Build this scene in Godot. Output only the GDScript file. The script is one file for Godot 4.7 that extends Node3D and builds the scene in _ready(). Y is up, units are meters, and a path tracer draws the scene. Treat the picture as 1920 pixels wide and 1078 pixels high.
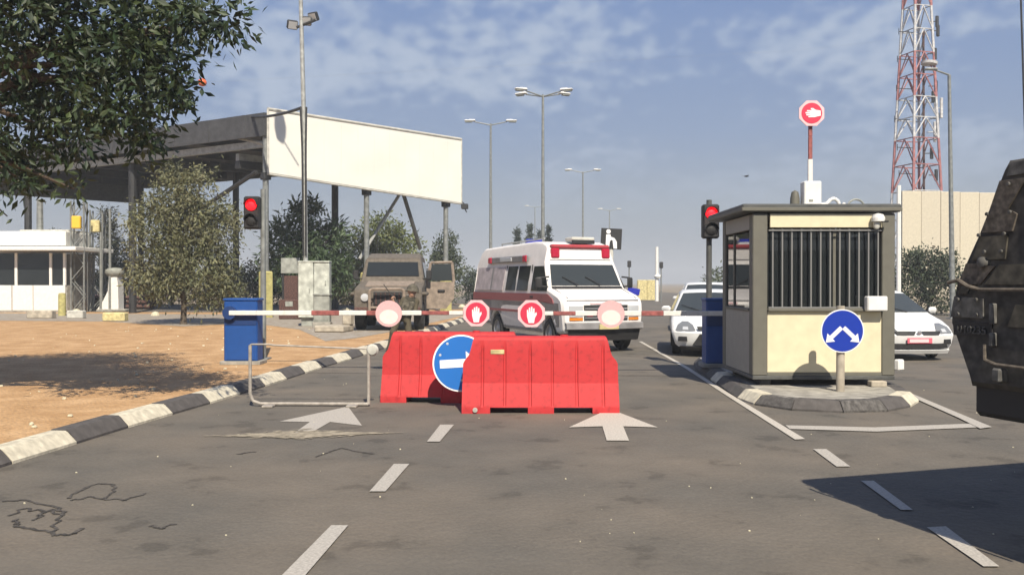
extends Node3D

# ---- photograph pixel -> direction helpers (1920 x 1078, level eye at 1.6 m, focal length 1700 px)
const F := 1700.0
const CX := 960.0
const HY := 530.0
const EYE := 1.6
const KERB := 0.13

func P(px: float, py: float, z: float) -> Vector3:
	return Vector3((px - CX) * z / F, EYE + (HY - py) * z / F, -z)

func G(px: float, py: float, h := 0.0) -> Vector3:
	return P(px, py, (EYE - h) * F / (py - HY))

func V(x: float, y: float, z: float) -> Vector3:
	return Vector3(x, y, z)

# ---- triangle soup builder
var T := PackedVector3Array()
var xf := Transform3D.IDENTITY
var warp: Callable
var no_warp: Callable
var names := {}
var M := {}
var rng := RandomNumberGenerator.new()

func S() -> void:
	T = PackedVector3Array()
	xf = Transform3D.IDENTITY

func at(o: Vector3, yaw := 0.0, pitch := 0.0, roll := 0.0) -> void:
	xf = Transform3D(Basis.from_euler(Vector3(pitch, yaw, roll)), o)

func v3(p: Vector3) -> Vector3:
	var q := xf * p
	if warp.is_valid():
		q = warp.call(q)
	return q

func tri(a: Vector3, b: Vector3, c: Vector3) -> void:
	T.append(v3(a)); T.append(v3(c)); T.append(v3(b))

func quad(a: Vector3, b: Vector3, c: Vector3, d: Vector3) -> void:
	tri(a, b, c); tri(a, c, d)

func otri(a: Vector3, b: Vector3, c: Vector3, o: Vector3) -> void:
	if (b - a).cross(c - a).dot((a + b + c) / 3.0 - o) < 0.0:
		tri(a, c, b)
	else:
		tri(a, b, c)

func oquad(a: Vector3, b: Vector3, c: Vector3, d: Vector3, o: Vector3) -> void:
	if (b - a).cross(c - a).dot((a + b + c + d) / 4.0 - o) < 0.0:
		quad(d, c, b, a)
	else:
		quad(a, b, c, d)

func box(c: Vector3, s: Vector3, b := 0.0) -> void:
	var h := s * 0.5
	if b > 0.0:
		b = minf(b, minf(h.x, minf(h.y, h.z)) * 0.9)
	for a in 3:
		var u := (a + 1) % 3
		var w := (a + 2) % 3
		for sg in [-1.0, 1.0]:
			var q: Array = []
			for k in [[-1, -1], [1, -1], [1, 1], [-1, 1]]:
				var p := Vector3.ZERO
				p[a] = sg * h[a]
				p[u] = k[0] * (h[u] - b)
				p[w] = k[1] * (h[w] - b)
				q.append(c + p)
			oquad(q[0], q[1], q[2], q[3], c)
			if b > 0.0:
				for s2 in [-1.0, 1.0]:
					var e: Array = []
					for k2 in [-1.0, 1.0]:
						var p1 := Vector3.ZERO
						p1[a] = sg * h[a]; p1[u] = s2 * (h[u] - b); p1[w] = k2 * (h[w] - b)
						var p2 := Vector3.ZERO
						p2[a] = sg * (h[a] - b); p2[u] = s2 * h[u]; p2[w] = k2 * (h[w] - b)
						e.append(c + p1); e.append(c + p2)
					oquad(e[0], e[1], e[3], e[2], c)
	if b > 0.0:
		for i in [-1.0, 1.0]:
			for j in [-1.0, 1.0]:
				for k in [-1.0, 1.0]:
					otri(c + V(i * h.x, j * (h.y - b), k * (h.z - b)), c + V(i * (h.x - b), j * h.y, k * (h.z - b)), c + V(i * (h.x - b), j * (h.y - b), k * h.z), c)

func tube(a: Vector3, b: Vector3, r0: float, r1 := -1.0, n := 8) -> void:
	if r1 < 0.0:
		r1 = r0
	var d := (b - a).normalized()
	var e := d.cross(Vector3.UP if absf(d.y) < 0.9 else Vector3.RIGHT).normalized()
	var f := d.cross(e)
	var mid := (a + b) * 0.5
	for i in n:
		var t0 := TAU * i / n
		var t1 := TAU * (i + 1) / n
		var u0 := e * cos(t0) + f * sin(t0)
		var u1 := e * cos(t1) + f * sin(t1)
		oquad(a + u0 * r0, a + u1 * r0, b + u1 * r1, b + u0 * r1, mid)
		otri(a, a + u0 * r0, a + u1 * r0, mid)
		otri(b, b + u0 * r1, b + u1 * r1, mid)

func path(pts: Array, r: float, n := 6) -> void:
	for i in pts.size() - 1:
		tube(pts[i], pts[i + 1], r, r, n)

func lathe(prof: Array, n := 20) -> void:
	for k in prof.size() - 1:
		var a: Vector2 = prof[k]
		var b: Vector2 = prof[k + 1]
		for i in n:
			var t0 := TAU * i / n
			var t1 := TAU * (i + 1) / n
			var p0 := V(cos(t0) * a.x, a.y, -sin(t0) * a.x)
			var p1 := V(cos(t1) * a.x, a.y, -sin(t1) * a.x)
			var q0 := V(cos(t0) * b.x, b.y, -sin(t0) * b.x)
			var q1 := V(cos(t1) * b.x, b.y, -sin(t1) * b.x)
			if a.x > 1e-5:
				tri(p0, p1, q1)
			if b.x > 1e-5:
				tri(p0, q1, q0)

func prism(poly: PackedVector2Array, z0: float, z1: float) -> void:
	var p := poly.duplicate()
	if Geometry2D.is_polygon_clockwise(p):
		p.reverse()
	var ix := Geometry2D.triangulate_polygon(p)
	for i in range(0, ix.size(), 3):
		var a := p[ix[i]]
		var b := p[ix[i + 1]]
		var c := p[ix[i + 2]]
		if (b - a).cross(c - a) < 0.0:
			var t := b
			b = c
			c = t
		tri(V(a.x, a.y, z1), V(b.x, b.y, z1), V(c.x, c.y, z1))
		tri(V(a.x, a.y, z0), V(c.x, c.y, z0), V(b.x, b.y, z0))
	for i in p.size():
		var a := p[i]
		var b := p[(i + 1) % p.size()]
		quad(V(a.x, a.y, z0), V(b.x, b.y, z0), V(b.x, b.y, z1), V(a.x, a.y, z1))

func ngon(r: float, n: int, turn := 0.0, c := Vector2.ZERO, ry := -1.0) -> PackedVector2Array:
	var p := PackedVector2Array()
	for i in n:
		var t := TAU * i / n + turn
		p.append(c + Vector2(cos(t) * r, sin(t) * (r if ry < 0.0 else ry)))
	return p

func panel(pts: Array, t: float, back := 0.004) -> void:
	# a flat or nearly flat polygon given thickness along its normal
	var n := Vector3.ZERO
	for i in pts.size():
		var a: Vector3 = pts[i]
		var b: Vector3 = pts[(i + 1) % pts.size()]
		n += a.cross(b)
	n = n.normalized()
	var c := Vector3.ZERO
	for p in pts:
		c += p
	c /= pts.size()
	for i in pts.size():
		var a: Vector3 = pts[i]
		var b: Vector3 = pts[(i + 1) % pts.size()]
		tri(c + n * t, a + n * t, b + n * t)
		tri(c - n * back, b - n * back, a - n * back)
		quad(a - n * back, b - n * back, b + n * t, a + n * t)

func sheet(pts: Array, y0: float) -> void:
	# a flat polygon on the ground (x, z from the points, height y0)
	var p := PackedVector2Array()
	for q in pts:
		p.append(Vector2(q.x, -q.z))
	if Geometry2D.is_polygon_clockwise(p):
		p.reverse()
	var ix := Geometry2D.triangulate_polygon(p)
	for i in range(0, ix.size(), 3):
		var a := p[ix[i]]
		var b := p[ix[i + 1]]
		var c := p[ix[i + 2]]
		otri(V(a.x, y0, -a.y), V(b.x, y0, -b.y), V(c.x, y0, -c.y), V(a.x, y0 - 10.0, -a.y))

func hull(prof: Array, wf: Callable, bev := 0.04, strips := 6) -> void:
	# a side outline (x, y) given width: half width wf(x, y), bevelled along its rim
	var p := PackedVector2Array()
	for q in prof:
		p.append(q)
	if Geometry2D.is_polygon_clockwise(p):
		p.reverse()
	var n := p.size()
	var ins := PackedVector2Array()
	for i in n:
		var a := p[(i + n - 1) % n]
		var b := p[i]
		var c := p[(i + 1) % n]
		var n1 := Vector2(-(b - a).y, (b - a).x).normalized()
		var n2 := Vector2(-(c - b).y, (c - b).x).normalized()
		var m := n1 + n2
		var l := maxf(m.length_squared(), 0.5)
		ins.append(b + m * (2.0 * bev / l))
	for i in n:
		var j := (i + 1) % n
		var wi: float = wf.call(p[i].x, p[i].y) - bev
		var wj: float = wf.call(p[j].x, p[j].y) - bev
		for k in strips:
			var f0 := -1.0 + 2.0 * k / strips
			var f1 := -1.0 + 2.0 * (k + 1) / strips
			quad(V(p[i].x, p[i].y, f0 * wi), V(p[j].x, p[j].y, f0 * wj), V(p[j].x, p[j].y, f1 * wj), V(p[i].x, p[i].y, f1 * wi))
		var vi: float = wf.call(ins[i].x, ins[i].y)
		var vj: float = wf.call(ins[j].x, ins[j].y)
		quad(V(p[i].x, p[i].y, wi), V(p[j].x, p[j].y, wj), V(ins[j].x, ins[j].y, vj), V(ins[i].x, ins[i].y, vi))
		quad(V(p[j].x, p[j].y, -wj), V(p[i].x, p[i].y, -wi), V(ins[i].x, ins[i].y, -vi), V(ins[j].x, ins[j].y, -vj))
	var ix := Geometry2D.triangulate_polygon(ins)
	for i in range(0, ix.size(), 3):
		var a := ins[ix[i]]
		var b := ins[ix[i + 1]]
		var c := ins[ix[i + 2]]
		if (b - a).cross(c - a) < 0.0:
			var t := b
			b = c
			c = t
		var wa: float = wf.call(a.x, a.y)
		var wb: float = wf.call(b.x, b.y)
		var wc: float = wf.call(c.x, c.y)
		tri(V(a.x, a.y, wa), V(b.x, b.y, wb), V(c.x, c.y, wc))
		tri(V(a.x, a.y, -wa), V(c.x, c.y, -wc), V(b.x, b.y, -wb))

func side(poly: Array, wf: Callable, sg: float, t := 0.006) -> void:
	# a plate lying on the flank of a hull
	var pts: Array = []
	for q in poly:
		pts.append(V(q.x, q.y, sg * wf.call(q.x, q.y)))
	var c := Vector3.ZERO
	for q in pts:
		c += q
	c /= pts.size()
	for i in pts.size():
		var a: Vector3 = pts[i]
		var b: Vector3 = pts[(i + 1) % pts.size()]
		var o := V(0, 0, sg * t)
		otri(c + o, a + o, b + o, V(c.x, c.y, 0))
		oquad(a + o, b + o, b - o, a - o, c)

func across(rows: Array, off: float, cols := 6, z_mid := 0.0) -> void:
	# a plate across the width of a hull: rows of [x, y, half width], lifted by off along its outline normal
	var pts: Array = []
	for r in rows.size():
		var a = rows[maxi(r - 1, 0)]
		var b = rows[mini(r + 1, rows.size() - 1)]
		var d := Vector2(b[0] - a[0], b[1] - a[1]).normalized()
		var nrm := Vector2(d.y, -d.x)
		if nrm.x < 0.0 and absf(nrm.x) > 0.15:
			nrm = -nrm
		elif nrm.y < 0.0 and absf(nrm.x) <= 0.15:
			nrm = -nrm
		var line: Array = []
		for k in cols + 1:
			var f := -1.0 + 2.0 * k / cols
			var base := V(rows[r][0], rows[r][1], z_mid + f * rows[r][2])
			line.append([base + V(nrm.x, nrm.y, 0) * off, base - V(nrm.x, nrm.y, 0) * 0.01])
		pts.append(line)
	for r in rows.size() - 1:
		var c0: Vector3 = pts[r][0][1] - V(0.3, 0.1, 0)
		for k in cols:
			oquad(pts[r][k][0], pts[r][k + 1][0], pts[r + 1][k + 1][0], pts[r + 1][k][0], V(c0.x - 0.5, c0.y - 0.3, z_mid))
		oquad(pts[r][0][0], pts[r + 1][0][0], pts[r + 1][0][1], pts[r][0][1], V(rows[r][0], rows[r][1], z_mid))
		oquad(pts[r][cols][0], pts[r + 1][cols][0], pts[r + 1][cols][1], pts[r][cols][1], V(rows[r][0], rows[r][1], z_mid))
	for r in [0, rows.size() - 1]:
		for k in cols:
			quad(pts[r][k][0], pts[r][k + 1][0], pts[r][k + 1][1], pts[r][k][1])

func numbered(called: String) -> String:
	if not names.has(called):
		names[called] = 0
		return called
	names[called] += 1
	return "%s_%03d" % [called, names[called]]

func mesh_of(crease := 38.0) -> ArrayMesh:
	var n := T.size() / 3
	var fn := PackedVector3Array()
	fn.resize(n)
	for i in n:
		fn[i] = (T[i * 3 + 2] - T[i * 3]).cross(T[i * 3 + 1] - T[i * 3])
	var nn := PackedVector3Array()
	nn.resize(n * 3)
	if crease <= 0.0:
		for i in n:
			var u := fn[i].normalized()
			nn[i * 3] = u; nn[i * 3 + 1] = u; nn[i * 3 + 2] = u
	else:
		var d := {}
		var key: Array = []
		key.resize(n * 3)
		for i in n * 3:
			var k := Vector3i((T[i] * 4000.0).round())
			key[i] = k
			if not d.has(k):
				d[k] = PackedInt32Array()
			d[k].append(i / 3)
		var lim := cos(deg_to_rad(crease))
		for i in n * 3:
			var me := fn[i / 3].normalized()
			var s := Vector3.ZERO
			for f in d[key[i]]:
				var g := fn[f]
				if g.normalized().dot(me) >= lim:
					s += g
			nn[i] = s.normalized() if s.length_squared() > 1e-20 else (me if me.length_squared() > 0.5 else Vector3.UP)
	var arr := []
	arr.resize(Mesh.ARRAY_MAX)
	arr[Mesh.ARRAY_VERTEX] = T
	arr[Mesh.ARRAY_NORMAL] = nn
	var am := ArrayMesh.new()
	am.add_surface_from_arrays(Mesh.PRIMITIVE_TRIANGLES, arr)
	return am

func put(called: String, material: Material, parent: Node, crease := 38.0) -> MeshInstance3D:
	var o := MeshInstance3D.new()
	o.mesh = mesh_of(crease)
	o.material_override = material
	o.name = numbered(called) if parent == self else called
	parent.add_child(o, true)
	S()
	return o

func put_mesh(called: String, mesh: Mesh, material: Material, parent: Node, pos := Vector3.ZERO, rot := Vector3.ZERO) -> MeshInstance3D:
	var o := MeshInstance3D.new()
	o.mesh = mesh
	o.material_override = material
	o.name = numbered(called) if parent == self else called
	parent.add_child(o, true)
	o.position = pos
	o.rotation = rot
	return o

func tag(o: Node, label: String, category: String, group := "") -> void:
	o.set_meta("label", label)
	o.set_meta("category", category)
	if group != "":
		o.set_meta("group", group)

func thing(called: String, label: String, category: String, pos := Vector3.ZERO, yaw := 0.0, group := "") -> Node3D:
	var o := Node3D.new()
	o.name = numbered(called)
	add_child(o)
	o.position = pos
	o.rotation.y = yaw
	tag(o, label, category, group)
	return o

func struct(called: String) -> Node3D:
	var o := Node3D.new()
	o.name = numbered(called)
	add_child(o)
	o.set_meta("kind", "structure")
	return o

func sub(called: String, parent: Node) -> Node3D:
	var o := Node3D.new()
	o.name = called
	parent.add_child(o, true)
	return o

func bx(called: String, m: Material, parent: Node, c: Vector3, s: Vector3, b := 0.01) -> MeshInstance3D:
	S()
	box(c, s, b)
	return put(called, m, parent)

# ---- materials
var tex := {}

func noise_tex(key: String, freq: float, lo: float, hi := 1.0, octaves := 4, size := 512, kind := FastNoiseLite.TYPE_SIMPLEX_SMOOTH) -> NoiseTexture2D:
	var n := FastNoiseLite.new()
	n.seed = key.hash() % 10000
	n.noise_type = kind
	n.frequency = freq
	n.fractal_octaves = octaves
	var t := NoiseTexture2D.new()
	t.width = size
	t.height = size
	t.seamless = true
	t.noise = n
	var g := Gradient.new()
	g.set_color(0, Color(lo, lo, lo))
	g.set_color(1, Color(hi, hi, hi))
	t.color_ramp = g
	tex[key] = t
	return t

func mat(key: String, lin: Color, rough := 0.7, metal := 0.0, t := "", scale := 1.0) -> StandardMaterial3D:
	var m := StandardMaterial3D.new()
	m.albedo_color = lin.linear_to_srgb()
	m.roughness = rough
	m.metallic = metal
	if t != "":
		m.albedo_texture = tex[t]
		m.uv1_triplanar = true
		m.uv1_world_triplanar = true
		m.uv1_scale = Vector3.ONE * scale
	M[key] = m
	return m

const SUN := Vector3(0.159, 0.721, 0.674)   # towards the sun

func make_sky() -> ImageTexture:
	var w := 2048
	var h := 1024
	var img := Image.create(w, h, false, Image.FORMAT_RGBF)
	var n1 := FastNoiseLite.new()
	n1.seed = 11; n1.frequency = 1.0; n1.fractal_octaves = 5; n1.fractal_gain = 0.55
	var n2 := FastNoiseLite.new()
	n2.seed = 5; n2.frequency = 1.0; n2.fractal_octaves = 3
	var stops := [[-1.0, Color(0.27, 0.26, 0.25)], [0.0, Color(0.35, 0.37, 0.405)], [0.08, Color(0.335, 0.395, 0.47)], [0.16, Color(0.262, 0.352, 0.525)], [0.30, Color(0.190, 0.292, 0.53)], [0.55, Color(0.125, 0.205, 0.44)], [1.0, Color(0.085, 0.15, 0.36)]]
	var cloud := Color(0.475, 0.555, 0.685)
	for y in h:
		var el := PI * (0.5 - (y + 0.5) / h)
		var sy := sin(el)
		var c0 := Color.BLACK
		for k in stops.size() - 1:
			if sy >= stops[k][0] and sy <= stops[k + 1][0]:
				c0 = stops[k][1].lerp(stops[k + 1][1], (sy - stops[k][0]) / (stops[k + 1][0] - stops[k][0]))
		if el < 0.03 or y < 120:
			img.fill_rect(Rect2i(0, y, w, 1), c0)
			continue
		var low := smoothstep(0.03, 0.20, sy)
		for x in w:
			var az := TAU * (x + 0.5) / w
			var ce := cos(el) / (sy + 0.22)
			var px := sin(az) * ce
			var pz := cos(az) * ce
			var a := n1.get_noise_2d(px * 11.0, pz * 9.0)
			var b := n2.get_noise_2d(px * 1.1 + 37.0, pz * 1.1 + 68.8)
			var d := smoothstep(-0.25, 0.80, a * 0.85 + b * 1.15 - 0.02) * low
			img.set_pixel(x, y, c0.lerp(cloud, d * 0.78))
	return ImageTexture.create_from_image(img)

func asphalt_texture() -> ImageTexture:
	var s := 1024
	var f := FastNoiseLite.new()
	f.seed = 3; f.frequency = 0.42; f.fractal_octaves = 2
	var g := FastNoiseLite.new()
	g.seed = 8; g.frequency = 0.012; g.fractal_octaves = 5; g.fractal_gain = 0.6
	var q := FastNoiseLite.new()
	q.seed = 21; q.frequency = 0.005; q.fractal_octaves = 3
	var a := f.get_seamless_image(s, s).get_data()
	var b := g.get_seamless_image(s, s).get_data()
	var c := q.get_seamless_image(s, s).get_data()
	var out := PackedByteArray()
	out.resize(s * s * 3)
	for i in s * s:
		var fine := (a[i] - 128) / 128.0
		var mid := (b[i] - 128) / 128.0
		var big := (c[i] - 128) / 128.0
		var v := 204.0 + fine * 19.0 + mid * 13.0 + big * 16.0
		if a[i] > 236:
			v += 22.0
		if mid < -0.42:
			v -= 22.0 * minf(1.0, (-0.42 - mid) * 5.0)
		out[i * 3] = int(clampf(v + big * 4.0, 0, 255))
		out[i * 3 + 1] = int(clampf(v, 0, 255))
		out[i * 3 + 2] = int(clampf(v - big * 4.0 - 2.0, 0, 255))
	return ImageTexture.create_from_image(Image.create_from_data(s, s, false, Image.FORMAT_RGB8, out))

func soil_texture() -> ImageTexture:
	var s := 512
	var f := FastNoiseLite.new()
	f.seed = 31; f.frequency = 0.15; f.fractal_octaves = 3
	var g := FastNoiseLite.new()
	g.seed = 38; g.frequency = 0.015; g.fractal_octaves = 5; g.fractal_gain = 0.6
	var a := f.get_seamless_image(s, s).get_data()
	var b := g.get_seamless_image(s, s).get_data()
	var out := PackedByteArray()
	out.resize(s * s * 3)
	for i in s * s:
		var fine := (a[i] - 128) / 128.0
		var mid := (b[i] - 128) / 128.0
		var v := 212.0 + fine * 20.0 + mid * 22.0
		out[i * 3] = int(clampf(v, 0, 255))
		out[i * 3 + 1] = int(clampf(v + mid * 6.0, 0, 255))
		out[i * 3 + 2] = int(clampf(v + mid * 16.0, 0, 255))
	return ImageTexture.create_from_image(Image.create_from_data(s, s, false, Image.FORMAT_RGB8, out))

func make_materials() -> void:
	noise_tex("grain", 0.08, 0.78)
	noise_tex("blotch", 0.012, 0.70, 1.0, 5)
	noise_tex("worn", 0.03, 0.45, 1.0, 5)
	tex["asphalt"] = asphalt_texture()
	tex["soil"] = soil_texture()
	var bump := FastNoiseLite.new()
	bump.seed = 77; bump.frequency = 0.3; bump.fractal_octaves = 2
	var bt := NoiseTexture2D.new()
	bt.width = 512; bt.height = 512; bt.seamless = true; bt.as_normal_map = true; bt.bump_strength = 2.0; bt.noise = bump
	mat("asphalt", Color(0.200, 0.177, 0.148), 0.92, 0.0, "asphalt", 1.0 / 11.0)
	M.asphalt.normal_enabled = true; M.asphalt.normal_texture = bt; M.asphalt.normal_scale = 0.18
	mat("tar", Color(0.125, 0.112, 0.098), 0.85, 0.0, "worn", 1.0)
	mat("soil", Color(0.66, 0.405, 0.195), 0.95, 0.0, "soil", 1.0 / 7.0)
	M.soil.normal_enabled = true; M.soil.normal_texture = bt; M.soil.normal_scale = 0.8
	mat("far_ground", Color(0.34, 0.27, 0.18), 0.95, 0.0, "soil", 1.0 / 17.0)
	mat("dust", Color(0.44, 0.385, 0.29), 0.95, 0.0, "blotch", 1.2)
	mat("pavement", Color(0.44, 0.385, 0.315), 0.9, 0.0, "soil", 0.3)
	mat("concrete", Color(0.42, 0.40, 0.35), 0.9, 0.0, "blotch", 0.6)
	mat("pale_concrete", Color(0.56, 0.50, 0.40), 0.9, 0.0, "blotch", 0.6)
	mat("road_paint", Color(0.50, 0.47, 0.42), 0.85, 0.0, "grain", 0.9)
	mat("road_paint_bright", Color(0.60, 0.56, 0.49), 0.85, 0.0, "grain", 0.9)
	mat("kerb_white", Color(0.80, 0.74, 0.58), 0.85, 0.0, "blotch", 1.5)
	mat("kerb_black", Color(0.118, 0.108, 0.102), 0.85, 0.0, "blotch", 1.3)
	mat("kerb_faded", Color(0.17, 0.16, 0.15), 0.9, 0.0, "worn", 0.9)
	mat("steel", Color(0.33, 0.35, 0.34), 0.5, 0.3, "blotch", 0.7)
	mat("pale_steel", Color(0.50, 0.52, 0.50), 0.5, 0.2, "blotch", 0.7)
	mat("dark_steel", Color(0.045, 0.047, 0.05), 0.55, 0.2, "blotch", 0.7)
	mat("grey_steel", Color(0.13, 0.135, 0.13), 0.55, 0.2, "blotch", 0.7)
	mat("roof_sheet", Color(0.095, 0.098, 0.105), 0.6, 0.2, "blotch", 0.4)
	mat("ceiling", Color(0.12, 0.12, 0.12), 0.8, 0.0, "blotch", 0.4)
	mat("billboard", Color(0.83, 0.815, 0.74), 0.6, 0.0, "grain", 0.05)
	M.billboard.albedo_texture = noise_tex("faint", 0.02, 0.93)
	var sg := noise_tex("scuffed", 0.02, 0.84, 1.0, 6).color_ramp
	sg.add_point(0.24, Color(0.89, 0.89, 0.89))
	sg.add_point(0.36, Color(0.96, 0.96, 0.96))
	mat("white", Color(0.78, 0.78, 0.75), 0.5, 0.0, "faint", 0.5)
	mat("off_white", Color(0.70, 0.69, 0.62), 0.6, 0.0, "blotch", 0.5)
	mat("cabinet_white", Color(0.64, 0.68, 0.61), 0.6, 0.0, "blotch", 0.5)
	mat("cabinet_grey", Color(0.40, 0.42, 0.38), 0.6, 0.0, "blotch", 0.5)
	mat("yellow_sleeve", Color(0.60, 0.55, 0.22), 0.8, 0.0, "blotch", 0.8)
	mat("yellow", Color(0.80, 0.50, 0.04), 0.6, 0.0, "faint", 0.8)
	mat("yellow_pale", Color(0.78, 0.68, 0.34), 0.85, 0.0, "blotch", 0.8)
	mat("cream", Color(0.70, 0.63, 0.435), 0.6, 0.0, "faint", 0.4)
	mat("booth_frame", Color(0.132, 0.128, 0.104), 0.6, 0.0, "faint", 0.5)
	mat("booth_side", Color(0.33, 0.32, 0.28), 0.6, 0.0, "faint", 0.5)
	mat("booth_roof", Color(0.10, 0.105, 0.10), 0.6, 0.1, "blotch", 0.5)
	mat("bar", Color(0.20, 0.20, 0.195), 0.5, 0.2)
	mat("interior", Color(0.34, 0.335, 0.31), 0.8)
	mat("blue_box", Color(0.008, 0.068, 0.28), 0.5, 0.0, "faint", 0.5)
	mat("blue_band", Color(0.008, 0.035, 0.14), 0.5)
	mat("sign_blue", Color(0.008, 0.036, 0.34), 0.4)
	mat("sign_blue_light", Color(0.008, 0.13, 0.46), 0.4)
	mat("sign_white", Color(0.80, 0.80, 0.80), 0.45)
	mat("sign_pink", Color(0.80, 0.52, 0.54), 0.5, 0.0, "faint", 0.7)
	mat("disc_pink", Color(0.72, 0.44, 0.45), 0.6, 0.0, "faint", 2.0)
	mat("sign_red", Color(0.58, 0.03, 0.075), 0.45)
	mat("stripe_red", Color(0.40, 0.115, 0.105), 0.6, 0.0, "blotch", 1.5)
	mat("barrier_red", Color(0.50, 0.024, 0.028), 0.7, 0.0, "scuffed", 0.9)
	M.barrier_red.subsurf_scatter_enabled = false
	mat("boom_white", Color(0.76, 0.74, 0.70), 0.5, 0.0, "faint", 0.8)
	mat("tube_grey", Color(0.46, 0.42, 0.37), 0.55, 0.1, "blotch", 1.5)
	mat("black", Color(0.018, 0.018, 0.019), 0.6)
	mat("rubber", Color(0.022, 0.022, 0.023), 0.85)
	mat("rim", Color(0.35, 0.35, 0.36), 0.4, 0.6)
	mat("glass_dark", Color(0.018, 0.022, 0.024), 0.06)
	mat("glass_grey", Color(0.035, 0.042, 0.045), 0.12)
	mat("lamp_clear", Color(0.50, 0.52, 0.54), 0.12, 0.1)
	mat("headlamp", Color(0.20, 0.21, 0.22), 0.08, 0.2)
	mat("light_bar_red", Color(0.36, 0.05, 0.06), 0.4)
	mat("lamp_red", Color(0.40, 0.012, 0.04), 0.2)
	mat("lamp_orange", Color(0.60, 0.20, 0.02), 0.25)
	mat("lamp_blue", Color(0.02, 0.03, 0.35), 0.2)
	mat("car_white", Color(0.78, 0.79, 0.78), 0.28, 0.0, "faint", 0.4)
	M.car_white.clearcoat_enabled = true; M.car_white.clearcoat = 0.6
	mat("van_white", Color(0.80, 0.775, 0.75), 0.35, 0.0, "faint", 0.4)
	mat("van_grey", Color(0.30, 0.295, 0.30), 0.4, 0.0, "blotch", 0.4)
	mat("van_stripe", Color(0.33, 0.10, 0.105), 0.45, 0.0, "faint", 0.4)
	mat("frosted", Color(0.56, 0.50, 0.52), 0.45, 0.0, "blotch", 0.6)
	mat("chrome", Color(0.60, 0.60, 0.60), 0.2, 0.8)
	mat("plate_red", Color(0.62, 0.12, 0.17), 0.5)
	mat("plate_pale", Color(0.74, 0.55, 0.56), 0.5)
	mat("camo_tan", Color(0.175, 0.15, 0.12), 0.85, 0.0, "blotch", 1.0)
	mat("camo_roof", Color(0.175, 0.15, 0.12), 0.85, 0.0, "blotch", 1.0)
	mat("camo_pale", Color(0.36, 0.29, 0.23), 0.85, 0.0, "blotch", 0.8)
	mat("armour", Color(0.105, 0.098, 0.087), 0.8, 0.0, "worn", 0.7)
	mat("armour_olive", Color(0.18, 0.162, 0.12), 0.8, 0.0, "worn", 0.7)
	mat("armour_brown", Color(0.23, 0.195, 0.155), 0.85, 0.0, "worn", 1.2)
	mat("armour_grey", Color(0.20, 0.195, 0.18), 0.8, 0.0, "worn", 0.8)
	mat("wall_panel", Color(0.57, 0.52, 0.41), 0.9, 0.0, "faint", 0.5)
	mat("wall_panel_b", Color(0.59, 0.54, 0.42), 0.9, 0.0, "faint", 0.5)
	mat("bark", Color(0.12, 0.085, 0.06), 0.95, 0.0, "worn", 3.0)
	mat("bark_grey", Color(0.19, 0.15, 0.11), 0.95, 0.0, "worn", 3.0)
	mat("stone_white", Color(0.78, 0.72, 0.52), 0.9, 0.0, "blotch", 2.0)
	mat("mast_red", Color(0.50, 0.20, 0.20), 0.6, 0.0, "blotch", 0.5)
	mat("mast_white", Color(0.74, 0.74, 0.74), 0.6, 0.0, "blotch", 0.5)
	mat("orange_ball", Color(0.75, 0.13, 0.03), 0.5)
	mat("rust", Color(0.17, 0.085, 0.07), 0.85, 0.0, "worn", 1.0)
	var g := mat("pane", Color(0.02, 0.024, 0.026), 0.03)
	g.transparency = BaseMaterial3D.TRANSPARENCY_ALPHA
	g.albedo_color.a = 0.78
	var e := mat("red_light", Color(0.75, 0.02, 0.04), 0.4)
	e.emission_enabled = true
	e.emission = Color(1.0, 0.06, 0.10)
	e.emission_energy_multiplier = 0.75
	var lf := mat("leaf", Color.WHITE, 0.55)
	lf.vertex_color_use_as_albedo = true
	lf.backlight_enabled = true
	lf.backlight = Color(0.35, 0.4, 0.15)
	lf.cull_mode = BaseMaterial3D.CULL_DISABLED
	var sk := mat("cloth_and_skin", Color.WHITE, 0.85)
	sk.vertex_color_use_as_albedo = true

func ribbon(pts: Array, w: float, y: float) -> void:
	for i in pts.size() - 1:
		var a: Vector3 = pts[i]
		var b: Vector3 = pts[i + 1]
		var d := (b - a).cross(Vector3.UP).normalized()
		var w0 := w * rng.randf_range(0.4, 1.1)
		var w1 := w * rng.randf_range(0.4, 1.1)
		oquad(V(a.x, y, a.z) - d * w0, V(a.x, y, a.z) + d * w0, V(b.x, y, b.z) + d * w1, V(b.x, y, b.z) - d * w1, V(a.x, -10, a.z))

func marking(called: String, px: Array, m: Material, parent: Node, y := 0.010) -> void:
	var pts: Array = []
	for q in px:
		pts.append(G(q[0], q[1]))
	S()
	sheet(pts, y)
	put(called, m, parent, 0.0)

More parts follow.
